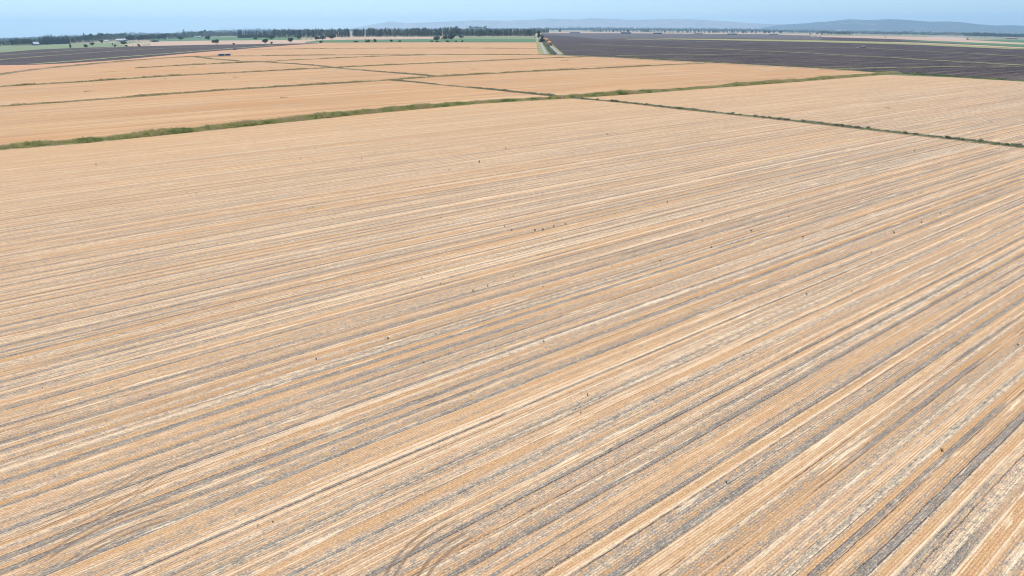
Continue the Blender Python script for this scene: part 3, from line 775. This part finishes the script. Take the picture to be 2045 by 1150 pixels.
woodland('distant_woodland', 'blue green line of far trees along the whole horizon',
         [(-30, 74), (40, 73), (100, 70), (200, 67), (240, 64), (262, 62), (300, 63), (340, 63.5), (355, 60), (395, 58), (410, 59), (430, 58), (700, 55.5), (760, 55), (900, 55), (1000, 55), (1100, 54), (1180, 52.8), (1260, 54.5), (1400, 54.8), (1500, 56), (1640, 59), (1780, 62), (1830, 61.5), (1900, 63.5), (2060, 67)],
         [(-30, 80), (100, 76.5), (240, 72), (340, 68), (430, 66), (600, 62.5), (700, 61.3), (900, 60), (1100, 59.4), (1260, 60), (1400, 61), (1500, 62), (1640, 65), (1780, 68), (2060, 75.5)], M['wood'], 5, 1.5, 1.2)
woodland('distant_woodland', 'bluish wooded rise behind the dark conifers', [(424, 60), (436, 56), (452, 54), (470, 55), (500, 54), (512, 53), (535, 54.5), (560, 57), (640, 57.5), (700, 58)],
         [(424, 66), (500, 65), (560, 64), (700, 63)], M['wood'], 6, 1.4, 1.1)
woodland('distant_woodland', 'nearer belt of trees across the left distance', [(-30, 77), (60, 74.5), (140, 71), (240, 68), (340, 66), (430, 63), (480, 62)], [(-30, 87), (60, 84), (140, 81), (240, 77), (340, 74.5), (430, 72), (480, 71)], M['wood'], 8, 1.2, 1.1)
woodland('distant_woodland', 'dark belt of trees behind the left farms', [(-30, 83), (60, 79.5), (90, 74), (140, 76), (175, 71), (250, 69), (300, 70), (340, 69), (370, 65), (430, 65), (476, 66)], [(-30, 92), (60, 90), (140, 86.5), (240, 81), (300, 80), (340, 78), (430, 73.5), (476, 72.5)], M['wood'], 18, 1.6, .9)
woodland('distant_woodland', 'tree belt on the right under the far hills', [(1100, 57), (1300, 57.5), (1500, 59.5), (1700, 63), (1800, 65.5)], [(1100, 61), (1300, 62), (1500, 64), (1700, 67.5), (1800, 70)], M['wood'], 9, 3.2, .9)

# shrubs of the cross ditch
def shrubs():
    g = random.Random(5)
    Q, Nn = polyline(B, 0, step=1.0)
    protos = []
    for v in range(3):
        gg = np.random.default_rng(60 + v); cs, rs = [], []
        for i in range(8):
            a = gg.uniform(0, 6.28); q = gg.uniform(0, .5); cs.append((math.cos(a) * q, math.sin(a) * q, gg.uniform(.2, .65))); rs.append(gg.uniform(.18, .32))
        protos.append((crown_mesh('crown', leaf_cloud(gg, cs, rs, 420, .07, .9), M['shrub']), trunk_mesh('stem', .3, .04, 4, 70 + v)))
    s = 4.0
    while s < len(Q) - 2:
        q = Q[int(s)] + Nn[int(s)] * g.uniform(-.8, .8)
        if math.hypot(*q) > 30:
            h = g.uniform(.45, 1.1)
            e = empty('shrub', (q[0], q[1], float(ground_z(*q))), g.uniform(0, 6.28), (h * 1.7, h * 1.5, h))
            cm, tm = protos[int(s) % 3]
            link('crown', cm, e); link('stem', tm, e)
            tag(e, 'small grey green shrub growing in the cross ditch on the right', 'shrub', 'shrubs along the cross ditch')
        s += g.choice((.9, 1.2, 1.6, 2.2, 4.0)) * (1 + math.hypot(*q) / 600)
shrubs()

# weeds standing in the stubble
WEEDS = [(1880, 901, 9), (1450, 964, 6), (1173, 790, 6), (1160, 825, 5), (2032, 690, 6), (775, 677, 6), (632, 718, 6), (1086, 683, 6), (846, 725, 5), (870, 668, 4), (945, 582, 6), (974, 572, 5), (842, 556, 4), (880, 567, 4), (927, 533, 4), (1025, 553, 4), (1084, 573, 4),
         (1318, 522, 5), (1222, 533, 4), (1402, 442, 5), (1500, 462, 6), (1603, 475, 5), (1459, 436, 4), (1785, 466, 6), (1840, 445, 5), (1878, 427, 4), (1826, 302, 4), (1980, 245, 3), (1575, 434, 4), (1420, 495, 5), (1333, 404, 5), (1270, 413, 3), (1213, 269, 4), (1352, 275, 3), (957, 325, 6),
         (1010, 297, 4), (897, 340, 4), (722, 318, 4), (748, 308, 3), (373, 385, 3), (393, 386, 3), (192, 330, 4), (630, 297, 3), (600, 318, 3), (575, 293, 3), (509, 286, 3), (1082, 390, 4), (996, 418, 3), (880, 436, 4), (1008, 453, 4), (1022, 461, 5), (1068, 461, 6), (1084, 460, 6), (1106, 453, 5), (1129, 448, 4), (1637, 507, 4), (1740, 505, 4), (1610, 588, 5), (1700, 583, 4), (1777, 607, 4), (545, 1043, 5), (515, 1050, 4), (85, 775, 4), (300, 790, 4)]
def weeds():
    protos = []
    for v in range(4):
        g = np.random.default_rng(90 + v); m = MB(); Vl = []
        for i in range(7):
            a = g.uniform(0, 6.28); l = g.uniform(.15, .45); top = np.array([math.cos(a) * l, math.sin(a) * l, g.uniform(.5, 1.0)])
            m.tube((0, 0, -.03), tuple(top * .6 + np.array([0, 0, .05])), .02, .014, 4); m.tube(tuple(top * .6 + np.array([0, 0, .05])), tuple(top), .014, .006, 4)
            for t in np.linspace(.25, 1, 9):
                Vl.append(leaf_cloud(g, [top * t], [.08], 4, .06, 1, .3))
        protos.append((mesh_np('stem', m.v, m.f, M['weed']), crown_mesh('leaves', np.concatenate(Vl), M['weed'])))
    for i, (x, y, h) in enumerate(WEEDS):
        p = at(x, y); s = h * mpp(p) * .8
        e = empty('weed', p, random.uniform(0, 6.28), (s, s, s))
        link('stem', protos[i % 4][0], e); link('leaves', protos[i % 4][1], e)
        if i == 0: tag(e, 'biggest leafy weed, standing on a bare grey strip at the lower right', 'weed')
        elif 49 <= i <= 54: tag(e, 'small weeds in a short line just above the middle of the picture', 'weed', 'short line of weeds')
        else: tag(e, 'small dark weed standing alone in the harvested stubble', 'weed', 'lone weeds in the stubble')
weeds()
# low weed patches in the fields
for i, (x, y, w, d) in enumerate([(637, 417, 34, 1.0), (220, 144, 28, 1.2), (178, 183, 20, 1.2), (330, 157, 12, 1), (385, 135.5, 9, 1), (471, 155, 9, 1), (948, 138.5, 10, 1), (1128, 121, 16, 1.2), (568, 195, 12, .8), (1775, 216, 10, .8)]):
    veg('weed_patch', ('faint flat green weed patch in the left middle of the near field' if i == 0 else 'flat dark patch of weeds in the stubble fields'), [(x - w / 2, y), (x + w / 2, y - .06 * w)], .9 * d + (3 if i == 0 else 0), .16 if i == 0 else .5, 3 if i == 0 else 4, M['dryweed'], blade=.14 if i == 0 else .3, seed=200 + i, cat='weeds')

# ------------------------------------------------------------------ buildings, vehicles, masts
M['white'] = paint('white_wall', (.60, .60, .59)); M['bluroof'] = paint('pale_metal_roof', (.36, .44, .48), .4, .5)
M['greyroof'] = paint('grey_roof', (.30, .30, .30)); M['pinkroof'] = paint('pink_tile_roof', (.50, .28, .20)); M['darkwall'] = paint('dark_shed_wall', (.09, .085, .095))
M['darkroof'] = paint('dark_shed_roof', (.14, .13, .15)); M['tanwall'] = paint('tan_wall', (.48, .38, .28)); M['glass'] = paint('window_glass', (.05, .06, .07), .1, .6)
M['tyre'] = paint('tyre_rubber', (.03, .03, .03), .9); M['blue'] = paint('blue_paint', (.06, .14, .32), .4, .5); M['orangeload'] = paint('orange_load', (.66, .30, .12), .9)
M['whitepaint'] = paint('white_paint', (.78, .78, .76), .4, .5); M['tractor'] = paint('dark_green_paint', (.05, .09, .08), .4, .5); M['brick'] = paint('straw_coloured_paint', (.62, .46, .24), .5, .4)
M['steel'] = paint('galvanised_steel', (.42, .44, .46), .5, .4)

def building(name, label, px, py, wpx, hpx, depth, roofm, wallm, yaw=0.0, roofh=.45, cat='building', group=None, windows=3, turn90=False):
    p = at(px, py); m = mpp(p); w, h = wpx * m, hpx * m
    az = math.atan2(p[0], p[1])
    e = empty(name, p, -az + yaw)
    wh = h * (1 - roofh); D = depth
    b = MB()
    # gable wall body (five sided)
    prof = [(-D / 2, -.3), (D / 2, -.3), (D / 2, wh), (0, h - .12), (-D / 2, wh)]
    vs = [(-w / 2, y, z) for y, z in prof] + [(w / 2, y, z) for y, z in prof]
    b.add(vs, [(0, 1, 2, 3, 4)[::-1], (5, 6, 7, 8, 9), (0, 5, 6, 1)[::-1], (1, 6, 7, 2)[::-1], (4, 9, 5, 0)[::-1], (2, 7, 8, 3)[::-1], (3, 8, 9, 4)[::-1]])
    b.build('wall', wallm, e)
    r = MB(); ov = .5; t = .25
    for s in (-1, 1):
        y1, z1 = s * (D / 2 + ov), wh - (h - wh) * ov / (D / 2)
        vs = [(-w / 2 - ov, 0, h + .02), (w / 2 + ov, 0, h + .02), (w / 2 + ov, y1, z1), (-w / 2 - ov, y1, z1)]
        vs += [(x, y, z + t) for x, y, z in vs]
        r.add(vs, [(0, 1, 2, 3), (7, 6, 5, 4), (0, 4, 5, 1), (1, 5, 6, 2), (2, 6, 7, 3), (3, 7, 4, 0)])
    r.build('roof', roofm, e)
    n = windows
    for i in range(n):
        cx = -w / 2 + w * (i + .5) / n
        if i == n // 2:
            d = MB().box(cx - .07 * w, cx + .07 * w, -D / 2 - .06, -D / 2 + .02, -.1, wh * .75).build('door', M['darkwall'], e)
        else:
            MB().box(cx - .06 * w, cx + .06 * w, -D / 2 - .05, -D / 2 + .02, wh * .35, wh * .7).build('window', M['glass'], e)
    return tag(e, label, cat, group)
building('barn', 'barn with pale blue metal roof among dark trees at the left', 72, 90.5, 10, 6.5, 16, M['bluroof'], M['darkwall'], yaw=.35, roofh=.6)
building('farmhouse', 'long white roofed farm building left of a second white roof', 239, 82.6, 11, 4.6, 12, M['white'], M['white'])
building('farmhouse', 'shorter white roofed house at the right of the long white one', 251, 82.4, 8, 5.2, 12, M['white'], M['tanwall'], yaw=-.2)
building('shed', 'small white roofed shed between trees left of the farm', 213, 82.6, 7, 2.6, 9, M['white'], M['tanwall'], windows=2)
building('shed', 'left white shed of a pair before the tree belt', 391, 75, 4.2, 3.2, 10, M['white'], M['white'], yaw=.5, windows=2)
building('shed', 'right and wider white shed of a pair before the tree belt', 399, 75.3, 6.5, 3.6, 10, M['white'], M['tanwall'], yaw=-.4, windows=2)
building('shed', 'small pale shed right of the pair of white sheds', 410, 75.2, 4, 2, 8, M['tanwall'], M['tanwall'], windows=2)
building('farmhouse', 'pink roofed building at the far right edge', 2020, 78, 20, 3.6, 14, M['pinkroof'], M['tanwall'])
building('shed', 'small pale shed left of the pink roofed building', 2008, 77, 5, 2.2, 10, M['tanwall'], M['white'], windows=2)
building('house', 'white building amid the far trees over the right ploughed field', 1209, 57.5, 3.5, 1.6, 14, M['white'], M['white'], windows=2)
building('house', 'white house in the broken line of far poplars', 1305, 62.5, 5, 1.8, 14, M['white'], M['white'], windows=2)
building('warehouse', 'long pale industrial roof at the left horizon', 43, 76.5, 9, 2.2, 30, M['white'], M['steel'], windows=2)
building('shed', 'small dark hut beside the left gravel lane', 1069, 75.2, 4, 2.0, 8, M['greyroof'], M['darkwall'], windows=2)
for (x, y, w, h, lab) in ((1148, 66.2, 20, 2, 'long low dark shed nearest to the two gravel roads'), (1250, 67, 20, 3, 'tallest long dark shed, below the mast'), (1313.5, 67.6, 17, 2.4, 'long dark shed right of the tallest one'),
                     (1394, 68.2, 17.5, 1.8, 'thin long dark shed, fourth from the gravel roads'), (1462, 69, 18, 2.3, 'long dark shed, fifth from the gravel roads'), (1545, 70, 17, 2, 'long dark shed, farthest from the gravel roads')):
    building('long_shed', lab, x, y, w, h, 25, M['darkroof'], M['darkwall'], roofh=.3, cat='shed', windows=5)

def wheel(parent, x, y, r, w):
    o = MB().tube((x, y - w / 2, r), (x, y + w / 2, r), r, n=14).build('wheel', M['tyre'], parent)
    MB().tube((x, y - w / 2 - .03, r), (x, y + w / 2 + .03, r), r * .5, n=10).build('rim', M['steel'], o)

def road_train(name, label, px, py, heading, length, load, side, cat):
    """truck cab with two open trailers; heading: world direction of travel"""
    p = at(px, py); e = empty(name, p, heading)
    cab = MB().box(length * .40, length * .50, -1.25, 1.25, .9, 2.3).box(length * .40, length * .47, -1.2, 1.2, 2.3, 3.3)
    cab.build('cab', M['whitepaint'], e)
    MB().box(length * .4701, length * .474, -1.05, 1.05, 2.4, 3.15).build('windscreen', M['glass'], e)
    MB().box(-length * .5, length * .42, -.45, .45, .75, .95).build('chassis', M['darkwall'], e)
    for a, b in ((-.5, -.08), (-.03, .38)):
        x0, x1 = length * a, length * b
        m = MB()
        prof = [(-1.0, 1.0), (1.0, 1.0), (1.35, 3.0), (-1.35, 3.0)]
        m.add([(x0, y, z) for y, z in prof] + [(x1, y, z) for y, z in prof], [(3, 2, 1, 0), (4, 5, 6, 7), (0, 1, 5, 4), (1, 2, 6, 5), (2, 3, 7, 6), (3, 0, 4, 7)])
        tb = m.build('trailer', side, e)
        g = random.Random(int(px)); L = MB(); n = 10
        vs = []; 
        for i in range(n + 1):
            for j in range(5):
                yy = -1.25 + 2.5 * j / 4; hz = 3.0 + (.75 * math.sin(math.pi * j / 4) * math.sin(math.pi * (i + .3) / (n + .6)) if 0 < j < 4 else 0.02) + g.uniform(0, .12)
                vs.append((x0 + .1 + (x1 - x0 - .2) * i / n, yy, hz))
        L.add(vs, [(i * 5 + j, (i + 1) * 5 + j, (i + 1) * 5 + j + 1, i * 5 + j + 1) for i in range(n) for j in range(4)])
        L.build('load', load, tb)
        for xx in (x0 + .9, x1 - .9):
            for s in (-1, 1): wheel(e, xx, s * 1.0, .5, .35)
    for s in (-1, 1): wheel(e, length * .45, s * 1.05, .5, .35)
    return tag(e, label, cat)
def straw_stack(label, px, py, px2, py2, L, w, h):
    """long stack of square bales in three courses, a little uneven"""
    p, q = at(px, py), at(px2, py2); g = random.Random(int(px)); rd = math.atan2(q[1] - p[1], q[0] - p[0])
    e = empty('straw_stack', p, rd)
    for c in range(3):
        m = MB(); z0, z1 = h * c / 3, h * (c + 1) / 3 - .03; n = int(L / 4)
        for i in range(n):
            x0 = L * i / n + g.uniform(-.1, .1); dw = g.uniform(-.25, .25) - .25 * c
            if c == 2 and g.random() < .06: continue
            m.box(x0 + .02, x0 + L / n - .04, -w / 2 - dw * .5, w / 2 + dw * .5, z0 if c else -.2, z1 + g.uniform(-.08, 0))
        m.build('bale_course', M['orangeload'], e)
    return tag(e, label, 'straw stack')
straw_stack('nearer of two long orange straw stacks beside the right gravel road', 1099, 91.5, 1091, 83, 150, 6.5, 6)
straw_stack('farther of two long orange straw stacks beside the right gravel road', 1093, 84.8, 1087, 78.5, 190, 7, 6.5)
rt2 = road_train('haulage_truck', 'truck with two long blue trailers parked on the distant stubble', 448, 112, -math.atan2(at(448, 112)[0], at(448, 112)[1]) + math.pi, 15.5, M['steel'], M['blue'], 'truck')

def tractor(name, label, px, py, yaw, s, body, cat):
    p = at(px, py); e = empty(name, p, yaw, (s, s, s))
    MB().box(.1, 2.3, -.45, .45, .9, 1.75).box(1.0, 2.36, -.3, .3, .7, .9).build('bonnet', body, e)
    MB().box(-1.3, .1, -.75, .75, 1.0, 1.6).box(-1.25, .05, -.7, .7, 2.75, 2.9).build('cab', body, e)
    MB().box(-1.2, 0, -.66, .66, 1.6, 2.75).build('cab_glass', M['glass'], e)
    MB().tube((1.6, .2, 1.75), (1.6, .2, 2.6), .05).build('exhaust', M['steel'], e)
    for y in (-.95, .95): wheel(e, -.8, y, .95, .5); wheel(e, 1.7, y * .85, .6, .38)
    h = MB().box(-2.9, -1.5, -.06, .06, .6, .75)
    h.box(-4.6, -2.9, -2.6, 2.6, .45, .65)
    for i in range(8): h.tube((-3.2 - .5 * (i % 3), -2.4 + i * .68, .5), (-3.3 - .5 * (i % 3), -2.4 + i * .68, -.02), .05, n=5)
    h.build('cultivator', M['steel'], e)
    return tag(e, label, cat)
tractor('tractor', 'dark tractor trailing dust along the left ploughed field edge', 469, 100, -1.0 + 1.4, 1.25, M['tractor'], 'tractor')
tractor('tractor', 'small dark tractor on pale land at the right, away from the dust', 1768, 75, .3, 1.6, M['tractor'], 'tractor')
tractor('tractor', 'dark tractor with wide implement just right of the dust cloud', 1932, 79, .2, 2.2, M['tractor'], 'tractor')

def tank(name, label, px, py, wpx, hpx):
    """heap-shaped field bin: hopper on legs with slanting spout"""
    p = at(px, py); m = mpp(p); s = hpx * m
    e = empty(name, p, .4, (s, s, s))
    prof = [(-.45, .35), (.45, .35), (.75, .8), (-.75, .8)]
    b = MB(); b.add([(-.8, y, z) for y, z in prof] + [(.8, y, z) for y, z in prof], [(3, 2, 1, 0), (4, 5, 6, 7), (0, 1, 5, 4), (1, 2, 6, 5), (2, 3, 7, 6), (3, 0, 4, 7)])
    b.build('hopper', M['brick'], e)
    MB().add([(-.8, -.75, .801), (.8, -.75, .801), (.8, .75, .801), (-.8, .75, .801), (.1, 0, 1.02)], [(0, 1, 4), (1, 2, 4), (2, 3, 4), (3, 0, 4)]).build('heap', M['tan'], e)
    MB().tube((.6, 0, .75), (1.3, 0, 1.05), .08).build('spout', M['brick'], e)
    for sx in (-1, 1):
        for sy in (-1, 1): wheel(e, sx * .55, sy * .5, .2, .16)
    return tag(e, label, 'grain cart')
tank('grain_cart', 'tan grain cart standing in the right ploughed field', 1723, 96, 7, 4.5)
p_ = at(1714, 96); m_ = mpp(p_)
e_ = empty('pickup_truck', p_, .2, (1.3, 1.3, 1.3))
MB().box(-2.5, 2.5, -.95, .95, .5, 1.15).box(-.3, 1.3, -.85, .85, 1.15, 1.8).build('body', M['whitepaint'], e_)
MB().box(-.2, 1.33, -.87, .87, 1.25, 1.65).build('window', M['glass'], e_)
for a in (-1.6, 1.6):
    for b in (-.85, .85): wheel(e_, a, b, .38, .22)
tag(e_, 'small white pickup beside the tan grain cart in the ploughed field', 'pickup truck')

def mast(label, px, foot, top):
    p = at(px, foot); h = (foot - top) * mpp(p); e = empty('radio_mast', p)
    m = MB(); s = 1.1
    legs = [(s * math.cos(a), s * math.sin(a)) for a in (0, 2.09, 4.19)]
    for x, y in legs: m.tube((x, y, 0), (x, y, h), .16, n=4)
    n = int(h / 3)
    for i in range(n):
        for j in range(3):
            a, b = legs[j], legs[(j + 1) % 3]; m.tube((*a, i * 3), (*b, i * 3 + 3), .08, n=4)
    m.build('lattice', M['steel'], e)
    MB().tube((0, 0, h), (0, 0, h + 4), .1, n=5).build('antenna', M['steel'], e)
    return tag(e, label, 'radio mast')
mast('left thin lattice mast above the end of the poplar windbreak', 1091.5, 60.5, 42)
mast('right thin lattice mast of the close pair above the windbreak end', 1094.5, 60.5, 41)
mast('lone thin lattice mast above the tallest dark shed', 1255, 61, 45)

# ------------------------------------------------------------------ hills
def hills(name, label, prof, D, seed, depth=4200, mat=None):
    g = np.random.default_rng(seed)
    x0, x1 = prof[0][0], prof[-1][0]
    n = int((x1 - x0) / 3.0); rows = 26
    V = []
    nz = [np.interp(np.linspace(0, 1, n), np.linspace(0, 1, k), g.normal(size=k)) for k in (n // 3, n // 6, n // 12, n // 24)]
    spur = sum(a * w for a, w in zip(nz, (.2, .35, .6, .9)))
    ph = g.uniform(0, 6.28, 6)
    for i, x in enumerate(np.linspace(x0, x1, n)):
        y = interp(prof, x)
        d = ray(x, y); hh = math.hypot(d[0], d[1]); ux, uy = d[0] / hh, d[1] / hh
        zt = CAMZ + d[2] / hh * D
        for j in range(rows):
            t = j / (rows - 1)                    # 0 foot, 1 ridge at .7, then back slope
            r = D - depth + depth * 1.2 * t
            gz = float(ground_z(ux * r, uy * r)) - 8
            tt = min(1.0, t / .74)
            f = tt ** 1.25 if t <= .74 else max(0, 1 - (t - .74) / .26)
            f = f * (1 - .30 * math.sin(math.pi * tt) * (0.5 + .5 * math.tanh(spur[i] + .8 * math.sin(t * 9 + ph[0] + i * .09))))
            V.append((ux * r, uy * r, gz + max(0, (zt * (r / D) - gz)) * f))
    Fa = [(i * rows + j, i * rows + j + 1, (i + 1) * rows + j + 1, (i + 1) * rows + j) for i in range(n - 1) for j in range(rows - 1)]
    o = link(name, mesh_np(name, V, Fa, mat or M['hills'], smooth=False))
    return tag(o, label, kind='structure')
FARH = [(700, 57), (738, 49), (766, 44.5), (779, 41.5), (800, 44), (816, 45.5), (866, 43), (900, 41.5), (946, 39.5), (1013, 40.3), (1063, 38), (1088, 35.6), (1121, 36.8), (1154, 37.6), (1179, 34.8), (1226, 36.4), (1268, 38.4), (1310, 37), (1351, 36.4), (1393, 37.2), (1443, 41.3), (1473, 43), (1506, 45.6), (1540, 47.3), (1600, 49), (1700, 54), (1800, 62)]
NEARH = [(1500, 60), (1530, 53), (1556, 49), (1590, 46.5), (1614, 45), (1631, 42.6), (1648, 42.5), (1669, 39.8), (1694, 37), (1722, 38.3), (1746, 38.6), (1780, 36.2), (1813, 38), (1855, 41.5), (1896, 41.3), (1921, 42.5), (1954, 47.4), (1988, 49.6), (2021, 48.6), (2045, 50), (2100, 54), (2160, 60)]
hills('hills', 'long pale blue range of hills on the horizon', FARH, 25000, 4, 4200, M['dryhills'])
hills('hills', 'nearer blue ridge of dry hills at the right', NEARH, 19000, 5, 6000)

# ------------------------------------------------------------------ haze and dust
def dust(label, px, py, wpx, hpx, dens, seed):
    """a rising cloud of pale dust: lumpy closed volume lying on the ground"""
    m = bpy.data.materials.new('dust_air'); m.use_nodes = True; t = m.node_tree
    t.nodes.remove(t.nodes['Principled BSDF'])
    v = t.nodes.new('ShaderNodeVolumePrincipled')
    v.inputs['Color'].default_value = (.95, .90, .84, 1); v.inputs['Density'].default_value = dens
    t.links.new(v.outputs[0], t.nodes['Material Output'].inputs['Volume'])
    p = at(px, py); k = mpp(p); g = np.random.default_rng(seed); n, r = 40, 16
    ph = g.uniform(0, 6.28, 8); az = math.atan2(p[0], p[1]); V = []
    for i in range(r + 1):
        a = math.pi * i / r
        for j in range(n):
            b = 2 * math.pi * j / n
            q = 1 + .22 * math.sin(3 * b + ph[0] + 2 * a) + .16 * math.sin(5 * b + ph[1]) * math.sin(3 * a + ph[2]) + .10 * math.sin(9 * b + ph[3] + 5 * a)
            x, y, z = math.cos(a), math.sin(a) * math.cos(b), math.sin(a) * math.sin(b)
            X = x * wpx * k * .5; Y = y * q * hpx * k * 1.2; Z = z * q * hpx * k * .62 * (1.15 + .6 * x)
            V.append((p[0] + X * math.cos(az) + Y * math.sin(az), p[1] - X * math.sin(az) + Y * math.cos(az), p[2] + .3 + max(Z + hpx * k * .3, 0)))
    Fa = [(i * n + j, i * n + (j + 1) % n, (i + 1) * n + (j + 1) % n, (i + 1) * n + j)[::-1] for i in range(r) for j in range(n)]
    return tag(link('dust_cloud', mesh_np('dust_cloud', V, Fa, m, smooth=True)), label, 'dust cloud', kind='stuff')
dust('pale dust cloud drifting over the tan land at the right', 1888, 77.5, 70, 9, .006, 3)
dust('thin trail of dust behind the tractor on the left ploughed field', 425, 100, 84, 1.6, .012, 4)
zmin = float(min(ground_z(math.sin(a) * 30000, math.cos(a) * 30000) for a in np.linspace(0, 3.14, 60)))
def haze():
    m = bpy.data.materials.new('haze_air'); m.use_nodes = True; t = m.node_tree
    t.nodes.remove(t.nodes['Principled BSDF'])
    v = t.nodes.new('ShaderNodeVolumePrincipled')
    v.inputs['Color'].default_value = (.49, .77, 1.0, 1); v.inputs['Density'].default_value = 4.8e-5; v.inputs['Anisotropy'].default_value = 0.3
    t.links.new(v.outputs[0], t.nodes['Material Output'].inputs['Volume'])
    o = MB().box(-30500, 30500, -30500, 30500, zmin - 10, 440).build('haze', m)
    tag(o, 'thin blue summer haze over the plain', 'haze', kind='stuff')
haze()
